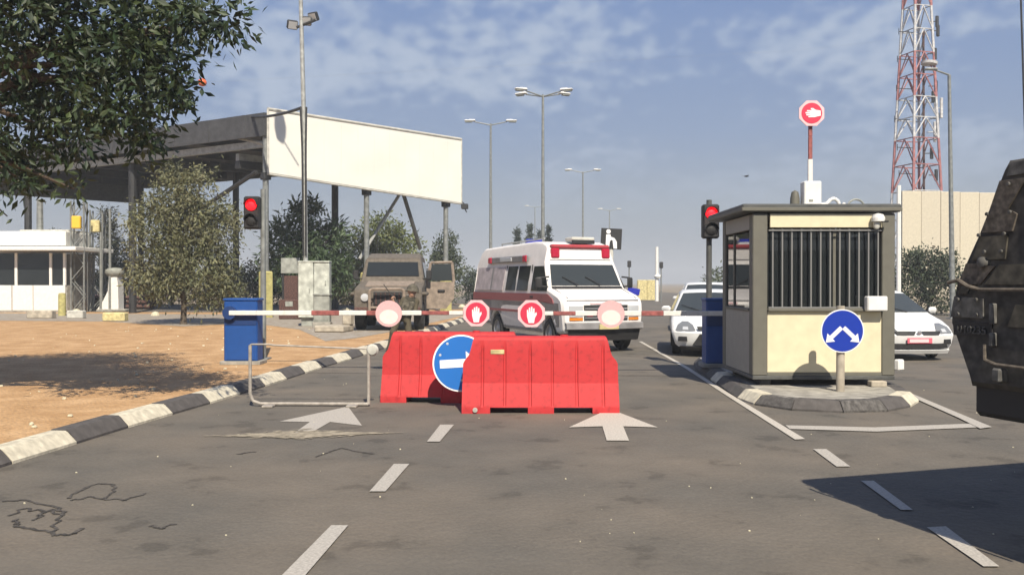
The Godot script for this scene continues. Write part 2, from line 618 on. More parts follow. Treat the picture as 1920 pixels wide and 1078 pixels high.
func kerb_line(root: Node, pts: Array, length: float, mats: Array, skip := {}) -> void:
	# kerb stones along a ground path; the raised ground is on the left of the path's direction
	var seg: Array = []
	var total := 0.0
	for i in pts.size() - 1:
		seg.append(total)
		total += pts[i].distance_to(pts[i + 1])
	seg.append(total)
	var pos := func(s: float) -> Vector3:
		for i in pts.size() - 1:
			if s <= seg[i + 1]:
				return pts[i].lerp(pts[i + 1], (s - seg[i]) / (seg[i + 1] - seg[i]))
		return pts[pts.size() - 1]
	var n := int(total / length)
	for k in n:
		var s0 := k * length + 0.006
		var s1 := (k + 1) * length - 0.006
		var a: Vector3 = pos.call(s0)
		var b: Vector3 = pos.call(s1)
		var t0: Vector3 = (pos.call(minf(s0 + 0.15, total)) - pos.call(maxf(s0 - 0.15, 0.0))).normalized()
		var t1: Vector3 = (pos.call(minf(s1 + 0.15, total)) - pos.call(maxf(s1 - 0.15, 0.0))).normalized()
		var l0 := Vector3.UP.cross(t0)
		var l1 := Vector3.UP.cross(t1)
		var dy := rng.randf_range(-0.006, 0.006)
		var prof := [Vector2(0, -0.05), Vector2(0, 0.025), Vector2(0.09, KERB + dy - 0.012), Vector2(0.115, KERB + dy + 0.004), Vector2(0.27, KERB + dy + 0.006), Vector2(0.285, KERB + dy - 0.01), Vector2(0.285, -0.05)]
		S()
		var o := (a + b) * 0.5 + (l0 + l1) * 0.07 + V(0, 0.03, 0)
		for i in prof.size():
			var p: Vector2 = prof[i]
			var q: Vector2 = prof[(i + 1) % prof.size()]
			oquad(a + l0 * p.x + V(0, p.y, 0), b + l1 * p.x + V(0, p.y, 0), b + l1 * q.x + V(0, q.y, 0), a + l0 * q.x + V(0, q.y, 0), o)
			otri(a + l0 * 0.14 + V(0, 0.03, 0), a + l0 * p.x + V(0, p.y, 0), a + l0 * q.x + V(0, q.y, 0), o)
			otri(b + l1 * 0.14 + V(0, 0.03, 0), b + l1 * p.x + V(0, p.y, 0), b + l1 * q.x + V(0, q.y, 0), o)
		put("kerb_stone", mats[k % mats.size()], root, 30.0)

func gz(x: float, z: float) -> Vector3:
	return V(x, 0, -z)

func build_ground() -> void:
	S()
	sheet([gz(-900, -120), gz(900, -120), gz(900, 1800), gz(-900, 1800)], -0.012)
	put("ground", M.far_ground, self, 0.0).set_meta("kind", "structure")
	S()
	var road_edge := [gz(-4.95, -8), gz(-4.8, 2), gz(-4.55, 6.5), gz(-4.36, 8.55), gz(-4.2, 10.3), gz(-3.97, 12.1), gz(-3.78, 14.2), gz(-3.56, 17), gz(-3.33, 19.2), gz(-2.92, 24), gz(-2.42, 31), gz(-2.0, 36), gz(-1.6, 46), gz(-1.0, 62)]
	sheet([gz(-4.99, -30), gz(60, -30), gz(60, 60), gz(26, 66), gz(24, 400), gz(-6, 400), gz(-6, 66), gz(-40, 66), gz(-40, 40), gz(-6, 40), gz(-6, -30)], 0.0)
	var road := put("road", M.asphalt, self, 0.0)
	road.set_meta("kind", "structure")
	# the raised sandy verge behind the left kerb
	S()
	var vp: Array = []
	for q in road_edge:
		vp.append(q + V(-0.27, 0, 0))
	vp.append(gz(-60, 62)); vp.append(gz(-60, -8))
	sheet(vp, KERB)
	put("sandy_verge", M.soil, self, 0.0).set_meta("kind", "structure")
	var kerb := struct("kerb")
	kerb_line(kerb, road_edge, 1.0, [M.kerb_white, M.kerb_black])
	# a strip of pale pavement across the verge, and the asphalt yard behind it
	S()
	var pv := [[-40, 601], [200, 603], [340, 612], [470, 606], [560, 618], [610, 640], [668, 634], [735, 622], [868, 592], [868, 583], [700, 590], [500, 590], [-40, 587]]
	var pp: Array = []
	for q in pv:
		pp.append(G(q[0], q[1], KERB))
	sheet(pp, KERB + 0.005)
	put("pavement", M.pavement, self, 0.0).set_meta("kind", "structure")
	S()
	sheet([G(-60, 584, KERB), G(500, 586, KERB), G(860, 580, KERB), gz(-1.4, 61), gz(-59, 61)], KERB + 0.005)
	put("yard", M.asphalt, self, 0.0).set_meta("kind", "structure")
	# paint on the road
	marking("lane_dash", [[620, 988], [652, 988], [556, 1100], [510, 1100]], M.road_paint, road)
	marking("lane_dash", [[738, 872], [767, 872], [722, 924], [692, 924]], M.road_paint, road)
	marking("lane_dash", [[825, 798], [851, 798], [824, 830], [800, 830]], M.road_paint, road)
	marking("lane_dash", [[1740, 992], [1776, 990], [1877, 1066], [1847, 1066]], M.road_paint, road)
	marking("lane_dash", [[1616, 904], [1640, 904], [1714, 959], [1691, 959]], M.road_paint, road)
	marking("lane_dash", [[1526, 844], [1551, 844], [1596, 877], [1570, 877]], M.road_paint, road)
	marking("lane_line", [[1492, 826], [1511, 825], [1365, 737], [1292, 690], [1204, 641], [1198, 641], [1283, 690], [1354, 737]], M.road_paint_bright, road)
	marking("lane_line", [[1196, 637], [1189, 637], [1178, 628], [1183, 628]], M.road_paint, road)
	marking("island_line", [[1474, 799], [1642, 803], [1822, 796], [1838, 803], [1645, 811], [1482, 806]], M.road_paint, road)
	marking("island_line", [[1691, 737], [1700, 735], [1862, 803], [1840, 806], [1800, 786]], M.road_paint, road, 0.0145)
	marking("lane_arrow", [[1067, 803], [1143, 768], [1234, 803], [1169, 801], [1180, 828], [1138, 828], [1130, 801]], M.road_paint_bright, road)
	marking("lane_arrow", [[523, 791], [652, 763], [678, 799], [618, 792], [574, 817], [536, 823], [580, 792]], M.road_paint, road, 0.005)
	# sand swept into a loose streak over the foot of the arrow
	S()
	for i in 900:
		var fx := clampf(rng.randfn() * 0.36, -1.0, 1.0)
		var fy := rng.randfn() * 0.34 * (1.0 - absf(fx))
		var g := G(566.0 + fx * 180.0, 816.0 + fx * -3.0 + fy * 11.0)
		var l := rng.randf_range(0.02, 0.10)
		var w := rng.randf_range(0.006, 0.02)
		var a := rng.randf_range(-0.25, 0.25)
		var e := V(cos(a), 0, sin(a)) * l
		var n := V(-sin(a), 0, cos(a)) * w
		g.y = 0.009 + 0.000001 * i
		oquad(g - e, g - n, g + e * rng.randf_range(0.6, 1.0), g + n, g - V(0, 1, 0))
	var streak := put("sand_streak", M.dust, self, 0.0)
	tag(streak, "loose pale sand swept in a streak across the white arrow", "sand")
	streak.set_meta("kind", "stuff")
	for k in [[[120, 938], [150, 920], [178, 908], [212, 908], [214, 922], [196, 936], [160, 934], [130, 940]], [[196, 936], [230, 940], [270, 926]], [[0, 940], [50, 938], [110, 952], [120, 960], [108, 978], [92, 1008], [130, 1003], [152, 992]], [[14, 968], [40, 956], [80, 960]], [[26, 974], [20, 984], [44, 992], [92, 1000]], [[60, 975], [90, 958], [112, 965]], [[268, 990], [300, 992], [330, 984]], [[440, 852], [480, 848]], [[590, 858], [640, 842], [700, 852]]]:
		var pts: Array = []
		for i in k.size() - 1:
			var a := G(k[i][0], k[i][1])
			var b := G(k[i + 1][0], k[i + 1][1])
			for s in 4:
				pts.append(a.lerp(b, s / 4.0) + V(rng.randf_range(-0.025, 0.025), 0, rng.randf_range(-0.04, 0.04)))
		pts.append(G(k[k.size() - 1][0], k[k.size() - 1][1]))
		S()
		ribbon(pts, 0.017, 0.005)
		put("tar_seam", M.tar, road, 0.0)
	# joint across the road behind the barriers
	S()
	ribbon([gz(-3.7, 16.1), gz(-2, 15.9), gz(0, 15.8), gz(2, 15.6), gz(3.1, 15.5)], 0.02, 0.005)
	put("tar_seam", M.tar, road, 0.0)
	# small pale stones scattered on the asphalt
	S()
	for i in 70:
		var z := rng.randf_range(5.0, 15.0)
		var x := rng.randf_range(-4.0, 0.56 * z)
		var r := rng.randf_range(0.002, 0.008)
		xf = Transform3D(Basis.from_euler(V(rng.randf() * 6.0, rng.randf() * 6.0, 0)), gz(x, z) + V(0, r * 0.5, 0))
		box(Vector3.ZERO, V(r * 2.0, r * 1.2, r * 1.6), r * 0.3)
	for i in 160:
		var z := rng.randf_range(8.5, 30.0)
		var x := -4.8 - pow(rng.randf(), 1.5) * 9.0
		var r := rng.randf_range(0.006, 0.03)
		xf = Transform3D(Basis.from_euler(V(rng.randf() * 6.0, rng.randf() * 6.0, 0)), gz(x, z) + V(0, KERB + r * 0.4, 0))
		box(Vector3.ZERO, V(r * 2.0, r * 1.2, r * 1.6), r * 0.4)
	xf = Transform3D.IDENTITY
	var gr := put("gravel", M.stone_white, self, 0.0)
	tag(gr, "small pale stones scattered over the asphalt and the sandy verge", "gravel")
	gr.set_meta("kind", "stuff")

func build_island() -> void:
	var isl := struct("traffic_island")
	var outline := [gz(3.62, 18.0), gz(3.36, 16.5), gz(3.28, 15), gz(3.15, 13.2), gz(3.1, 12.4), gz(3.16, 11.85), gz(3.45, 11.35), gz(3.95, 11.1), gz(4.55, 11.15), gz(5.0, 11.45), gz(5.45, 12.1), gz(5.72, 13.2), gz(5.75, 15), gz(5.75, 18.0), gz(3.7, 18.05)]
	var stones: Array = []
	for i in 60:
		stones.append(M.kerb_white if i in [5, 9, 14] else (M.kerb_black if i % 2 else M.kerb_faded))
	kerb_line(isl, outline, 0.62, stones)
	var o: Array = []
	var c := gz(4.4, 14.5)
	for q in outline:
		o.append(q + (c - q).normalized() * 0.27)
	S()
	sheet(o, KERB)
	put("surface", M.concrete, isl, 0.0)

# ---- foliage: leaf-sized faces gathered in clumps through the crown
func leaf_mesh(clumps: Array, per: int, size: float, aspect: float, cols: Array, droop: float, spread: float) -> ArrayMesh:
	# clumps: [centre, radius]
	var vs := PackedVector3Array()
	var ns := PackedVector3Array()
	var cs := PackedColorArray()
	for cl in clumps:
		var c: Vector3 = cl[0]
		var r: float = cl[1]
		var tone := rng.randf_range(0.75, 1.25)
		var col0: Color = cols[rng.randi() % cols.size()]
		for i in per:
			var d := V(rng.randfn(), rng.randfn(), rng.randfn()) * 0.5
			var p := c + d * r * spread
			var axis := (d.normalized() + V(rng.randfn(), rng.randfn() - droop, rng.randfn()) * 0.8).normalized()
			var s := axis.cross(V(rng.randfn(), rng.randfn(), rng.randfn())).normalized()
			var n := s.cross(axis)
			var l := size * rng.randf_range(0.6, 1.25)
			var w := l * aspect
			var a := p
			var b := p + axis * l * 0.45 + s * w + n * w * 0.25
			var e := p + axis * l
			var f := p + axis * l * 0.45 - s * w + n * w * 0.25
			var col := col0 * (tone * rng.randf_range(0.8, 1.2))
			col.a = 1.0
			for t in [[a, b, e], [a, e, f]]:
				var nn: Vector3 = (t[2] - t[0]).cross(t[1] - t[0]).normalized()
				for q in t:
					vs.append(q); ns.append(nn); cs.append(col)
	var arr := []
	arr.resize(Mesh.ARRAY_MAX)
	arr[Mesh.ARRAY_VERTEX] = vs
	arr[Mesh.ARRAY_NORMAL] = ns
	arr[Mesh.ARRAY_COLOR] = cs
	var am := ArrayMesh.new()
	am.add_surface_from_arrays(Mesh.PRIMITIVE_TRIANGLES, arr)
	return am

func blob_clumps(blobs: Array, n: int, r0: float, r1: float, shell := 0.45) -> Array:
	var out: Array = []
	var vol := 0.0
	for b in blobs:
		vol += pow(b[1].x * b[1].y * b[1].z, 0.667)
	for b in blobs:
		var k := int(ceil(n * pow(b[1].x * b[1].y * b[1].z, 0.667) / vol))
		for i in k:
			var d := V(rng.randfn(), rng.randfn(), rng.randfn()).normalized() * lerpf(shell, 1.0, pow(rng.randf(), 0.6))
			out.append([b[0] + d * b[1], rng.randf_range(r0, r1)])
	return out

func limbs(base: Vector3, top: Vector3, r: float, clumps: Array, n: int, twigs := true) -> void:
	# a tapered trunk with a slight bend and limbs that run to some of the clumps
	var mid := base.lerp(top, 0.5) + V(rng.randf_range(-1, 1), 0, rng.randf_range(-1, 1)) * r * 1.2
	tube(base - V(0, 0.06, 0), base + V(0, r * 1.2, 0), r * 1.35, r, 10)
	tube(base + V(0, r, 0), mid, r, r * 0.8, 10)
	tube(mid, top, r * 0.8, r * 0.55, 10)
	for i in n:
		if clumps.is_empty():
			break
		var c: Vector3 = clumps[rng.randi() % clumps.size()][0]
		var a := mid.lerp(top, rng.randf())
		var m := a.lerp(c, 0.5) + V(0, 0.12 * a.distance_to(c), 0)
		tube(a, m, r * 0.38, r * 0.24, 6)
		tube(m, c, r * 0.24, r * 0.05, 6)
		if twigs:
			var e := m.lerp(c, 0.5) + V(rng.randfn(), rng.randfn(), rng.randfn()) * a.distance_to(c) * 0.12
			tube(m, e, r * 0.14, r * 0.04, 5)

func tree(called: String, label: String, cat: String, base: Vector3, blobs: Array, opt: Dictionary, group := "") -> Node3D:
	var t := thing(called, label, cat, base, 0.0, group)
	var cl := blob_clumps(blobs, opt.get("clumps", 120), opt.get("r0", 0.25), opt.get("r1", 0.5), opt.get("shell", 0.45))
	var am := leaf_mesh(cl, opt.get("per", 30), opt.get("size", 0.14), opt.get("aspect", 0.22), opt.get("cols", [Color(0.05, 0.08, 0.03)]), opt.get("droop", 0.0), opt.get("spread", 1.0))
	put_mesh("crown", am, M.leaf, t)
	S()
	limbs(Vector3.ZERO, V(0, opt.get("trunk", 2.0), 0), opt.get("r", 0.12), cl, opt.get("limbs", 12))
	put("trunk", opt.get("bark", M.bark), t)
	return t

func build_trees() -> void:
	# the broad tree whose branches hang in from the upper left; its trunk stands outside the frame
	var t := thing("shade_tree", "broad dark green tree with leafy branches hanging over the sandy verge", "tree", gz(-7.9, 10.6) + V(0, KERB, 0))
	var o := t.position
	var cl: Array = []
	var spots := [[40, 40, 90, 70, 10.0, 30], [150, 30, 90, 60, 10.4, 30], [250, 45, 70, 60, 10.0, 26], [345, 30, 48, 36, 9.8, 15], [420, 38, 34, 26, 9.7, 8], [300, 105, 70, 45, 10.2, 20], [190, 115, 80, 50, 9.8, 24], [80, 130, 80, 40, 10.6, 18], [330, 170, 38, 26, 9.9, 9], [270, 185, 60, 36, 10.3, 14], [170, 190, 70, 40, 10.0, 17], [60, 215, 70, 40, 10.2, 18], [20, 280, 40, 40, 10.0, 14], [110, 250, 60, 36, 9.8, 12], [230, 240, 55, 28, 10.1, 10], [268, 262, 28, 22, 10.2, 5], [30, 330, 40, 22, 10.1, 9], [150, 285, 50, 20, 10.3, 5], [135, 358, 12, 20, 10.0, 2]]
	for s in spots:
		for i in int(s[5] * 0.8):
			var a := rng.randf() * TAU
			var q := sqrt(rng.randf())
			cl.append([P(s[0] + cos(a) * q * s[2], s[1] + sin(a) * q * s[3], s[4] + rng.randf_range(-0.8, 0.8)) - o, rng.randf_range(0.12, 0.24)])
	var hidden := blob_clumps([[gz(-6.3, 10.4) + V(0, 6.1, 0) - o, V(2.0, 0.9, 1.7)], [gz(-7.6, 10.4) + V(0, 5.6, 0) - o, V(2.2, 1.7, 2.2)], [gz(-8.1, 9.8) + V(0, 4.0, 0) - o, V(1.6, 0.9, 1.7)], [gz(-9.6, 11.0) + V(0, 4.8, 0) - o, V(2.2, 1.7, 2.0)], [gz(-7.9, 11.2) + V(0, 5.6, 0) - o, V(1.6, 1.0, 1.2)], [gz(-5.7, 9.5) + V(0, 5.7, 0) - o, V(1.8, 0.7, 1.2)], [gz(-7.0, 11.8) + V(0, 6.5, 0) - o, V(1.8, 0.8, 1.3)]], 1500, 0.28, 0.45, 0.25)
	put_mesh("crown", leaf_mesh(cl + hidden, 42, 0.125, 0.19, [Color(0.022, 0.040, 0.015), Color(0.028, 0.047, 0.018), Color(0.019, 0.034, 0.015), Color(0.042, 0.060, 0.020)], 0.55, 1.15), M.leaf, t)
	S()
	limbs(Vector3.ZERO, V(0.5, 3.4, 0), 0.20, cl + hidden, 46)
	for q in [[330, 60, 9.9], [300, 160, 10.0], [180, 120, 10.0], [90, 240, 10.1], [400, 40, 9.8], [240, 230, 10.2]]:
		var e := P(q[0], q[1], q[2]) - o
		var a := V(0.5, 3.2, 0)
		var m := a.lerp(e, 0.55) + V(0, 0.35, 0)
		tube(a, m, 0.09, 0.055, 7)
		tube(m, e, 0.055, 0.012, 6)
	put("trunk", M.bark, t)
	# the pale olive tree on the verge
	var ob := G(343, 608, KERB)
	tree("olive_tree", "pale grey green olive tree with drooping crown on the sandy verge", "tree", V(ob.x, KERB, ob.z), [[V(-0.35, 4.6, 0), V(0.7, 1.15, 0.8)], [V(0.55, 4.5, 0.1), V(0.75, 1.1, 0.8)], [V(-0.95, 3.3, 0.2), V(0.9, 1.25, 1.1)], [V(0.1, 3.3, -0.2), V(1.1, 1.4, 1.1)], [V(1.15, 3.2, 0.0), V(0.9, 1.4, 1.0)], [V(-0.75, 1.8, 0.3), V(1.1, 0.95, 1.2)], [V(0.7, 1.7, 0.3), V(1.25, 1.0, 1.2)], [V(1.45, 1.2, 0.2), V(0.7, 0.7, 0.7)]], {"clumps": 470, "per": 44, "size": 0.17, "aspect": 0.17, "r0": 0.18, "r1": 0.46, "droop": 0.9, "shell": 0.35, "cols": [Color(0.135, 0.14, 0.068), Color(0.11, 0.115, 0.056), Color(0.165, 0.165, 0.088), Color(0.085, 0.095, 0.046)], "trunk": 1.5, "r": 0.11, "bark": M.bark_grey, "limbs": 26})
	# dark spiky tree behind the floodlight pole
	tree("leafy_tree", "dark green tree with spiky leaf tufts behind the floodlight pole", "tree", gz(-9.7, 42.5) + V(0, KERB, 0), [[V(-0.2, 4.1, 0), V(1.3, 1.3, 1.2)], [V(-0.8, 2.9, 0), V(1.3, 1.3, 1.3)], [V(0.8, 3.0, 0.1), V(1.3, 1.4, 1.2)], [V(0.2, 2.0, 0.2), V(2.0, 1.2, 1.4)], [V(1.5, 2.0, 0.2), V(0.8, 1.0, 0.8)]], {"clumps": 260, "per": 34, "size": 0.34, "aspect": 0.13, "r0": 0.22, "r1": 0.4, "cols": [Color(0.050, 0.085, 0.036), Color(0.062, 0.100, 0.042), Color(0.040, 0.068, 0.030)], "trunk": 1.8, "r": 0.13, "limbs": 16})
	tree("leafy_tree", "rounded yellow green tree under the white billboard", "tree", gz(-7.7, 54.0) + V(0, KERB, 0), [[V(-0.2, 4.4, 0), V(1.5, 1.3, 1.4)], [V(-0.9, 3.4, 0.2), V(1.5, 1.5, 1.4)], [V(0.9, 3.2, 0.1), V(1.5, 1.4, 1.4)], [V(0.1, 2.3, 0.2), V(2.1, 1.1, 1.5)]], {"clumps": 240, "per": 34, "size": 0.24, "aspect": 0.2, "r0": 0.25, "r1": 0.5, "cols": [Color(0.115, 0.140, 0.046), Color(0.09, 0.115, 0.040), Color(0.13, 0.15, 0.052)], "trunk": 1.8, "r": 0.13, "limbs": 12})
	tree("leafy_tree", "small dense grey green tree beside the last billboard post", "tree", gz(-4.15, 57.5) + V(0, KERB, 0), [[V(0, 3.5, 0), V(0.75, 1.2, 0.8)], [V(-0.3, 2.5, 0), V(0.8, 1.1, 0.8)], [V(0.4, 2.3, 0), V(0.8, 1.0, 0.8)]], {"clumps": 110, "per": 34, "size": 0.2, "aspect": 0.22, "r0": 0.25, "r1": 0.45, "cols": [Color(0.060, 0.080, 0.042), Color(0.072, 0.092, 0.048)], "trunk": 1.5, "r": 0.10, "limbs": 8})
	tree("shrub", "low dark shrub growing behind the parked ambulance", "shrub", gz(-2.75, 63) + V(0, 0, 0), [[V(0, 1.5, 0), V(0.75, 1.0, 0.7)], [V(0.3, 0.8, 0), V(0.9, 0.7, 0.7)]], {"clumps": 60, "per": 30, "size": 0.22, "aspect": 0.22, "cols": [Color(0.040, 0.058, 0.034)], "trunk": 0.7, "r": 0.08, "limbs": 6})
	var cyp := [[970, 424, 90.0, 0.42, "slim dark cypress standing just beside the ambulance's blue beacon"], [993, 416, 92.0, 0.85, "widest dark cypress standing far behind the ambulance roof"], [1012, 421, 88.0, 0.36, "thinnest dark cypress directly beside the four headed lamp post"], [1028, 423, 91.0, 0.45, "short slim cypress between the lamp post and red light bar"]]
	for c in cyp:
		var b := gz((c[0] - CX) * c[2] / F, c[2])
		var h: float = EYE + (HY - c[1]) * c[2] / F
		tree("cypress_tree", c[4], "tree", b, [[V(0, h * 0.30, 0), V(c[3] * 0.9, h * 0.28, c[3] * 0.9)], [V(0, h * 0.58, 0), V(c[3] * 0.72, h * 0.25, c[3] * 0.72)], [V(0, h * 0.82, 0), V(c[3] * 0.32, h * 0.18, c[3] * 0.32)]], {"clumps": 170, "per": 40, "size": 0.28, "aspect": 0.16, "r0": 0.15, "r1": 0.3, "droop": -1.5, "shell": 0.2, "cols": [Color(0.032, 0.050, 0.036), Color(0.040, 0.058, 0.040)], "trunk": h * 0.4, "r": 0.12, "limbs": 4}, "cypresses behind the ambulance")
	# bushes in front of the tall concrete wall
	tree("bush", "dense dark green bush growing before the tall concrete wall", "bush", gz((1738 - CX) * 45.0 / F, 45.0), [[V(-0.4, 2.5, 0), V(1.2, 0.9, 1.0)], [V(0.6, 2.2, 0), V(1.2, 0.9, 1.0)], [V(-0.8, 1.4, 0.2), V(1.1, 1.1, 1.0)], [V(0.5, 1.2, 0.3), V(1.3, 1.1, 1.0)]], {"clumps": 230, "per": 36, "size": 0.17, "aspect": 0.25, "r0": 0.2, "r1": 0.42, "cols": [Color(0.035, 0.050, 0.024), Color(0.05, 0.065, 0.03), Color(0.028, 0.040, 0.020)], "trunk": 0.9, "r": 0.09, "limbs": 14})
	tree("shrub", "small pale green shrub far behind the white cars", "shrub", gz(13.7, 60), [[V(0, 1.7, 0), V(0.9, 1.0, 0.8)], [V(0.5, 1.0, 0), V(0.9, 0.9, 0.8)]], {"clumps": 70, "per": 26, "size": 0.2, "aspect": 0.22, "cols": [Color(0.075, 0.095, 0.045), Color(0.06, 0.08, 0.04)], "trunk": 0.8, "r": 0.08, "limbs": 6})
	# trees behind the canopy on the left
	tree("cypress_tree", "tall ragged dark cypress under the far edge of the canopy", "tree", gz(-28.6, 64), [[V(0, 2.2, 0), V(1.0, 2.0, 0.9)], [V(0.1, 4.4, 0), V(0.8, 1.6, 0.8)], [V(0.0, 6.0, 0), V(0.5, 0.9, 0.5)]], {"clumps": 130, "per": 28, "size": 0.26, "aspect": 0.18, "cols": [Color(0.042, 0.045, 0.030), Color(0.055, 0.06, 0.035)], "trunk": 2.5, "r": 0.13, "limbs": 8})
	tree("leafy_tree", "light green bushy tree behind the dark canopy column", "tree", gz(-26.2, 61), [[V(0, 3.2, 0), V(1.2, 1.1, 1.0)], [V(-0.6, 2.0, 0), V(1.4, 1.3, 1.2)], [V(0.9, 1.8, 0), V(1.5, 1.4, 1.2)]], {"clumps": 150, "per": 30, "size": 0.22, "aspect": 0.22, "cols": [Color(0.085, 0.105, 0.045), Color(0.065, 0.085, 0.04)], "trunk": 1.4, "r": 0.12, "limbs": 10})
	tree("leafy_tree", "dark round tree top behind the white guard hut roof", "tree", gz(-34.2, 68), [[V(0, 4.6, 0), V(0.9, 0.8, 0.8)], [V(0, 3.2, 0), V(1.1, 1.2, 1.0)]], {"clumps": 70, "per": 28, "size": 0.22, "aspect": 0.22, "cols": [Color(0.035, 0.045, 0.032)], "trunk": 2.2, "r": 0.12, "limbs": 6})
	# rows of shrubs that close the yard behind the jeep and the olive tree
	var k := 0
	for q in [[-22.5, 60, 3.4, "tall shrub with brownish green leaves behind the olive tree"], [-19.5, 62, 3.0, "low brownish shrub just right of the olive tree crown"], [-16.6, 60, 3.2, "brown green shrub behind the yellow post sleeve"], [-13.2, 58, 3.0, "bushy shrub behind the white utility cabinet"], [-10.4, 59, 2.9, "bushy shrub behind the military jeep roof"], [-5.8, 62, 2.6, "shrub between the jeep door and the last post"]]:
		var h: float = q[2]
		tree("shrub", q[3], "shrub", gz(q[0], q[1]), [[V(0, h * 0.62, 0), V(1.5, h * 0.36, 1.1)], [V(-0.9, h * 0.4, 0), V(1.3, h * 0.36, 1.0)], [V(1.0, h * 0.38, 0), V(1.3, h * 0.34, 1.0)]], {"clumps": 110, "per": 30, "size": 0.22, "aspect": 0.22, "cols": [[Color(0.080, 0.085, 0.042), Color(0.098, 0.100, 0.048)], [Color(0.060, 0.085, 0.036), Color(0.075, 0.098, 0.042)]][k % 2], "trunk": h * 0.35, "r": 0.1, "limbs": 8})
		k += 1

# ---- canopy with the white billboard
func build_canopy() -> void:
	var A := gz(-10.3, 38.0)
	var u := V(0.689, 0, -0.725)
	var v := V(-0.846, 0, -0.534)
	var LU := 11.03
	var LV := 25.5
	var t := thing("canopy", "large steel checkpoint canopy with dark roof and blank white billboard side", "canopy", V(A.x, KERB, A.z))
	var top := 8.7 - KERB
	var q := func(a: float, b: float, y: float) -> Vector3:
		return u * a + v * b + V(0, y, 0)
	var slab := func(a0: float, a1: float, b0: float, b1: float, y0: float, y1: float) -> void:
		var c: Vector3 = q.call((a0 + a1) / 2, (b0 + b1) / 2, (y0 + y1) / 2)
		var e: Array = []
		for y in [y0, y1]:
			for k in [[a0, b0], [a1, b0], [a1, b1], [a0, b1]]:
				e.append(q.call(k[0], k[1], y))
		oquad(e[0], e[1], e[2], e[3], c); oquad(e[4], e[5], e[6], e[7], c)
		for i in 4:
			oquad(e[i], e[(i + 1) % 4], e[4 + (i + 1) % 4], e[4 + i], c)
	S(); slab.call(0.05, LU, 0.05, LV, top - 0.28, top - 0.10); put("roof", M.roof_sheet, t)
	S(); slab.call(0.1, LU - 0.1, 0.1, LV - 0.1, top - 0.42, top - 0.285); put("ceiling", M.ceiling, t)
	# dark ribbed edge sheets along the long side
	var nb := 22
	for i in nb:
		S()
		var b0 := LV * i / nb + 0.01
		var b1 := LV * (i + 1) / nb - 0.01
		var dz := 0.015 * (i % 2)
		slab.call(-0.10 - dz, 0.04, b0, b1, top - 0.95, top + 0.02)
		put("edge_sheet", M.roof_sheet, t)
	S(); slab.call(0.25, 0.45, 0.3, LV, top - 1.35, top - 1.06); put("edge_beam", M.pale_steel, t)
	# the billboard: vertical sheets in a frame
	var ns := 12
	for i in ns:
		var a0 := LU * i / ns
		var a1 := LU * (i + 1) / ns
		var y0a := 6.20 - KERB - 0.55 * i / ns
		var y0b := 6.20 - KERB - 0.55 * (i + 1) / ns
		S()
		var e := [q.call(a0 + 0.002, -0.12, y0a), q.call(a1 - 0.002, -0.12, y0b), q.call(a1 - 0.002, -0.12, top + 0.1), q.call(a0 + 0.002, -0.12, top + 0.1)]
		panel(e, 0.03, 0.03)
		put("billboard_sheet", M.billboard, t)
	S()
	var p0: Vector3 = q.call(-0.03, -0.13, top + 0.16)
	var p1: Vector3 = q.call(LU + 0.03, -0.13, top + 0.16)
	tube(p0, p1, 0.07)
	tube(p0, q.call(-0.03, -0.13, 6.15 - KERB), 0.05)
	tube(p1, q.call(LU + 0.03, -0.13, 5.6 - KERB), 0.05)
	tube(q.call(-0.03, -0.10, 6.15 - KERB), q.call(LU + 0.03, -0.10, 5.6 - KERB), 0.05)
	put("billboard_frame", M.off_white, t)
	# back sheets that hang down on the far side
	for i in 8:
		S(); slab.call(LU * i / 8 + 0.005, LU * (i + 1) / 8 - 0.005, LV, LV + 0.1, top - 1.9, top); put("back_sheet", M.grey_steel, t)
	for i in 10:
		S(); slab.call(LU, LU + 0.1, LV * i / 10 + 0.005, LV * (i + 1) / 10 - 0.005, top - 0.9, top); put("back_sheet", M.grey_steel, t)
	# roof beams
	for i in 7:
		S(); slab.call(0.5, LU - 0.3, 1.0 + i * 4.0, 1.18 + i * 4.0, top - 0.85, top - 0.43); put("beam", M.dark_steel, t)
	S(); slab.call(0.55, LU - 0.3, 2.4, 2.62, top - 1.75, top - 1.45); put("tie_beam", M.pale_steel, t)
	S(); slab.call(0.55, LU - 0.3, 2.35, 2.67, top - 2.1, top - 1.76); put("tie_beam", M.dark_steel, t)
	# posts with yellow concrete sleeves at their feet
	for k in [[0.12, -0.05, 6.2], [5.4, -0.05, 5.92], [10.36, -0.05, 5.68]]:
		var post := sub("post", t)
		S(); tube(q.call(k[0], k[1] + 0.25, 0.0), q.call(k[0], k[1] + 0.25, top - 0.5), 0.125, 0.125, 10); put("column", M.steel, post)
		S(); at(q.call(k[0], k[1] + 0.25, 0.95), atan2(0.725, 0.689)); box(Vector3.ZERO, V(0.46, 2.0, 0.46), 0.06); put("sleeve", M.yellow_sleeve, post)
		S(); at(q.call(k[0], k[1] + 0.25, k[2] - KERB - 0.12), atan2(0.725, 0.689)); box(Vector3.ZERO, V(0.34, 0.3, 0.34), 0.02); put("bracket", M.dark_steel, post)
	for k in [[10.6, 8.0], [10.6, 16.0], [10.3, 24.6], [0.6, 10.0], [0.6, 19.0]]:
		S(); tube(q.call(k[0], k[1], 0.0), q.call(k[0], k[1], top - 0.5), 0.19, 0.19, 8); put("column", M.dark_steel, t)
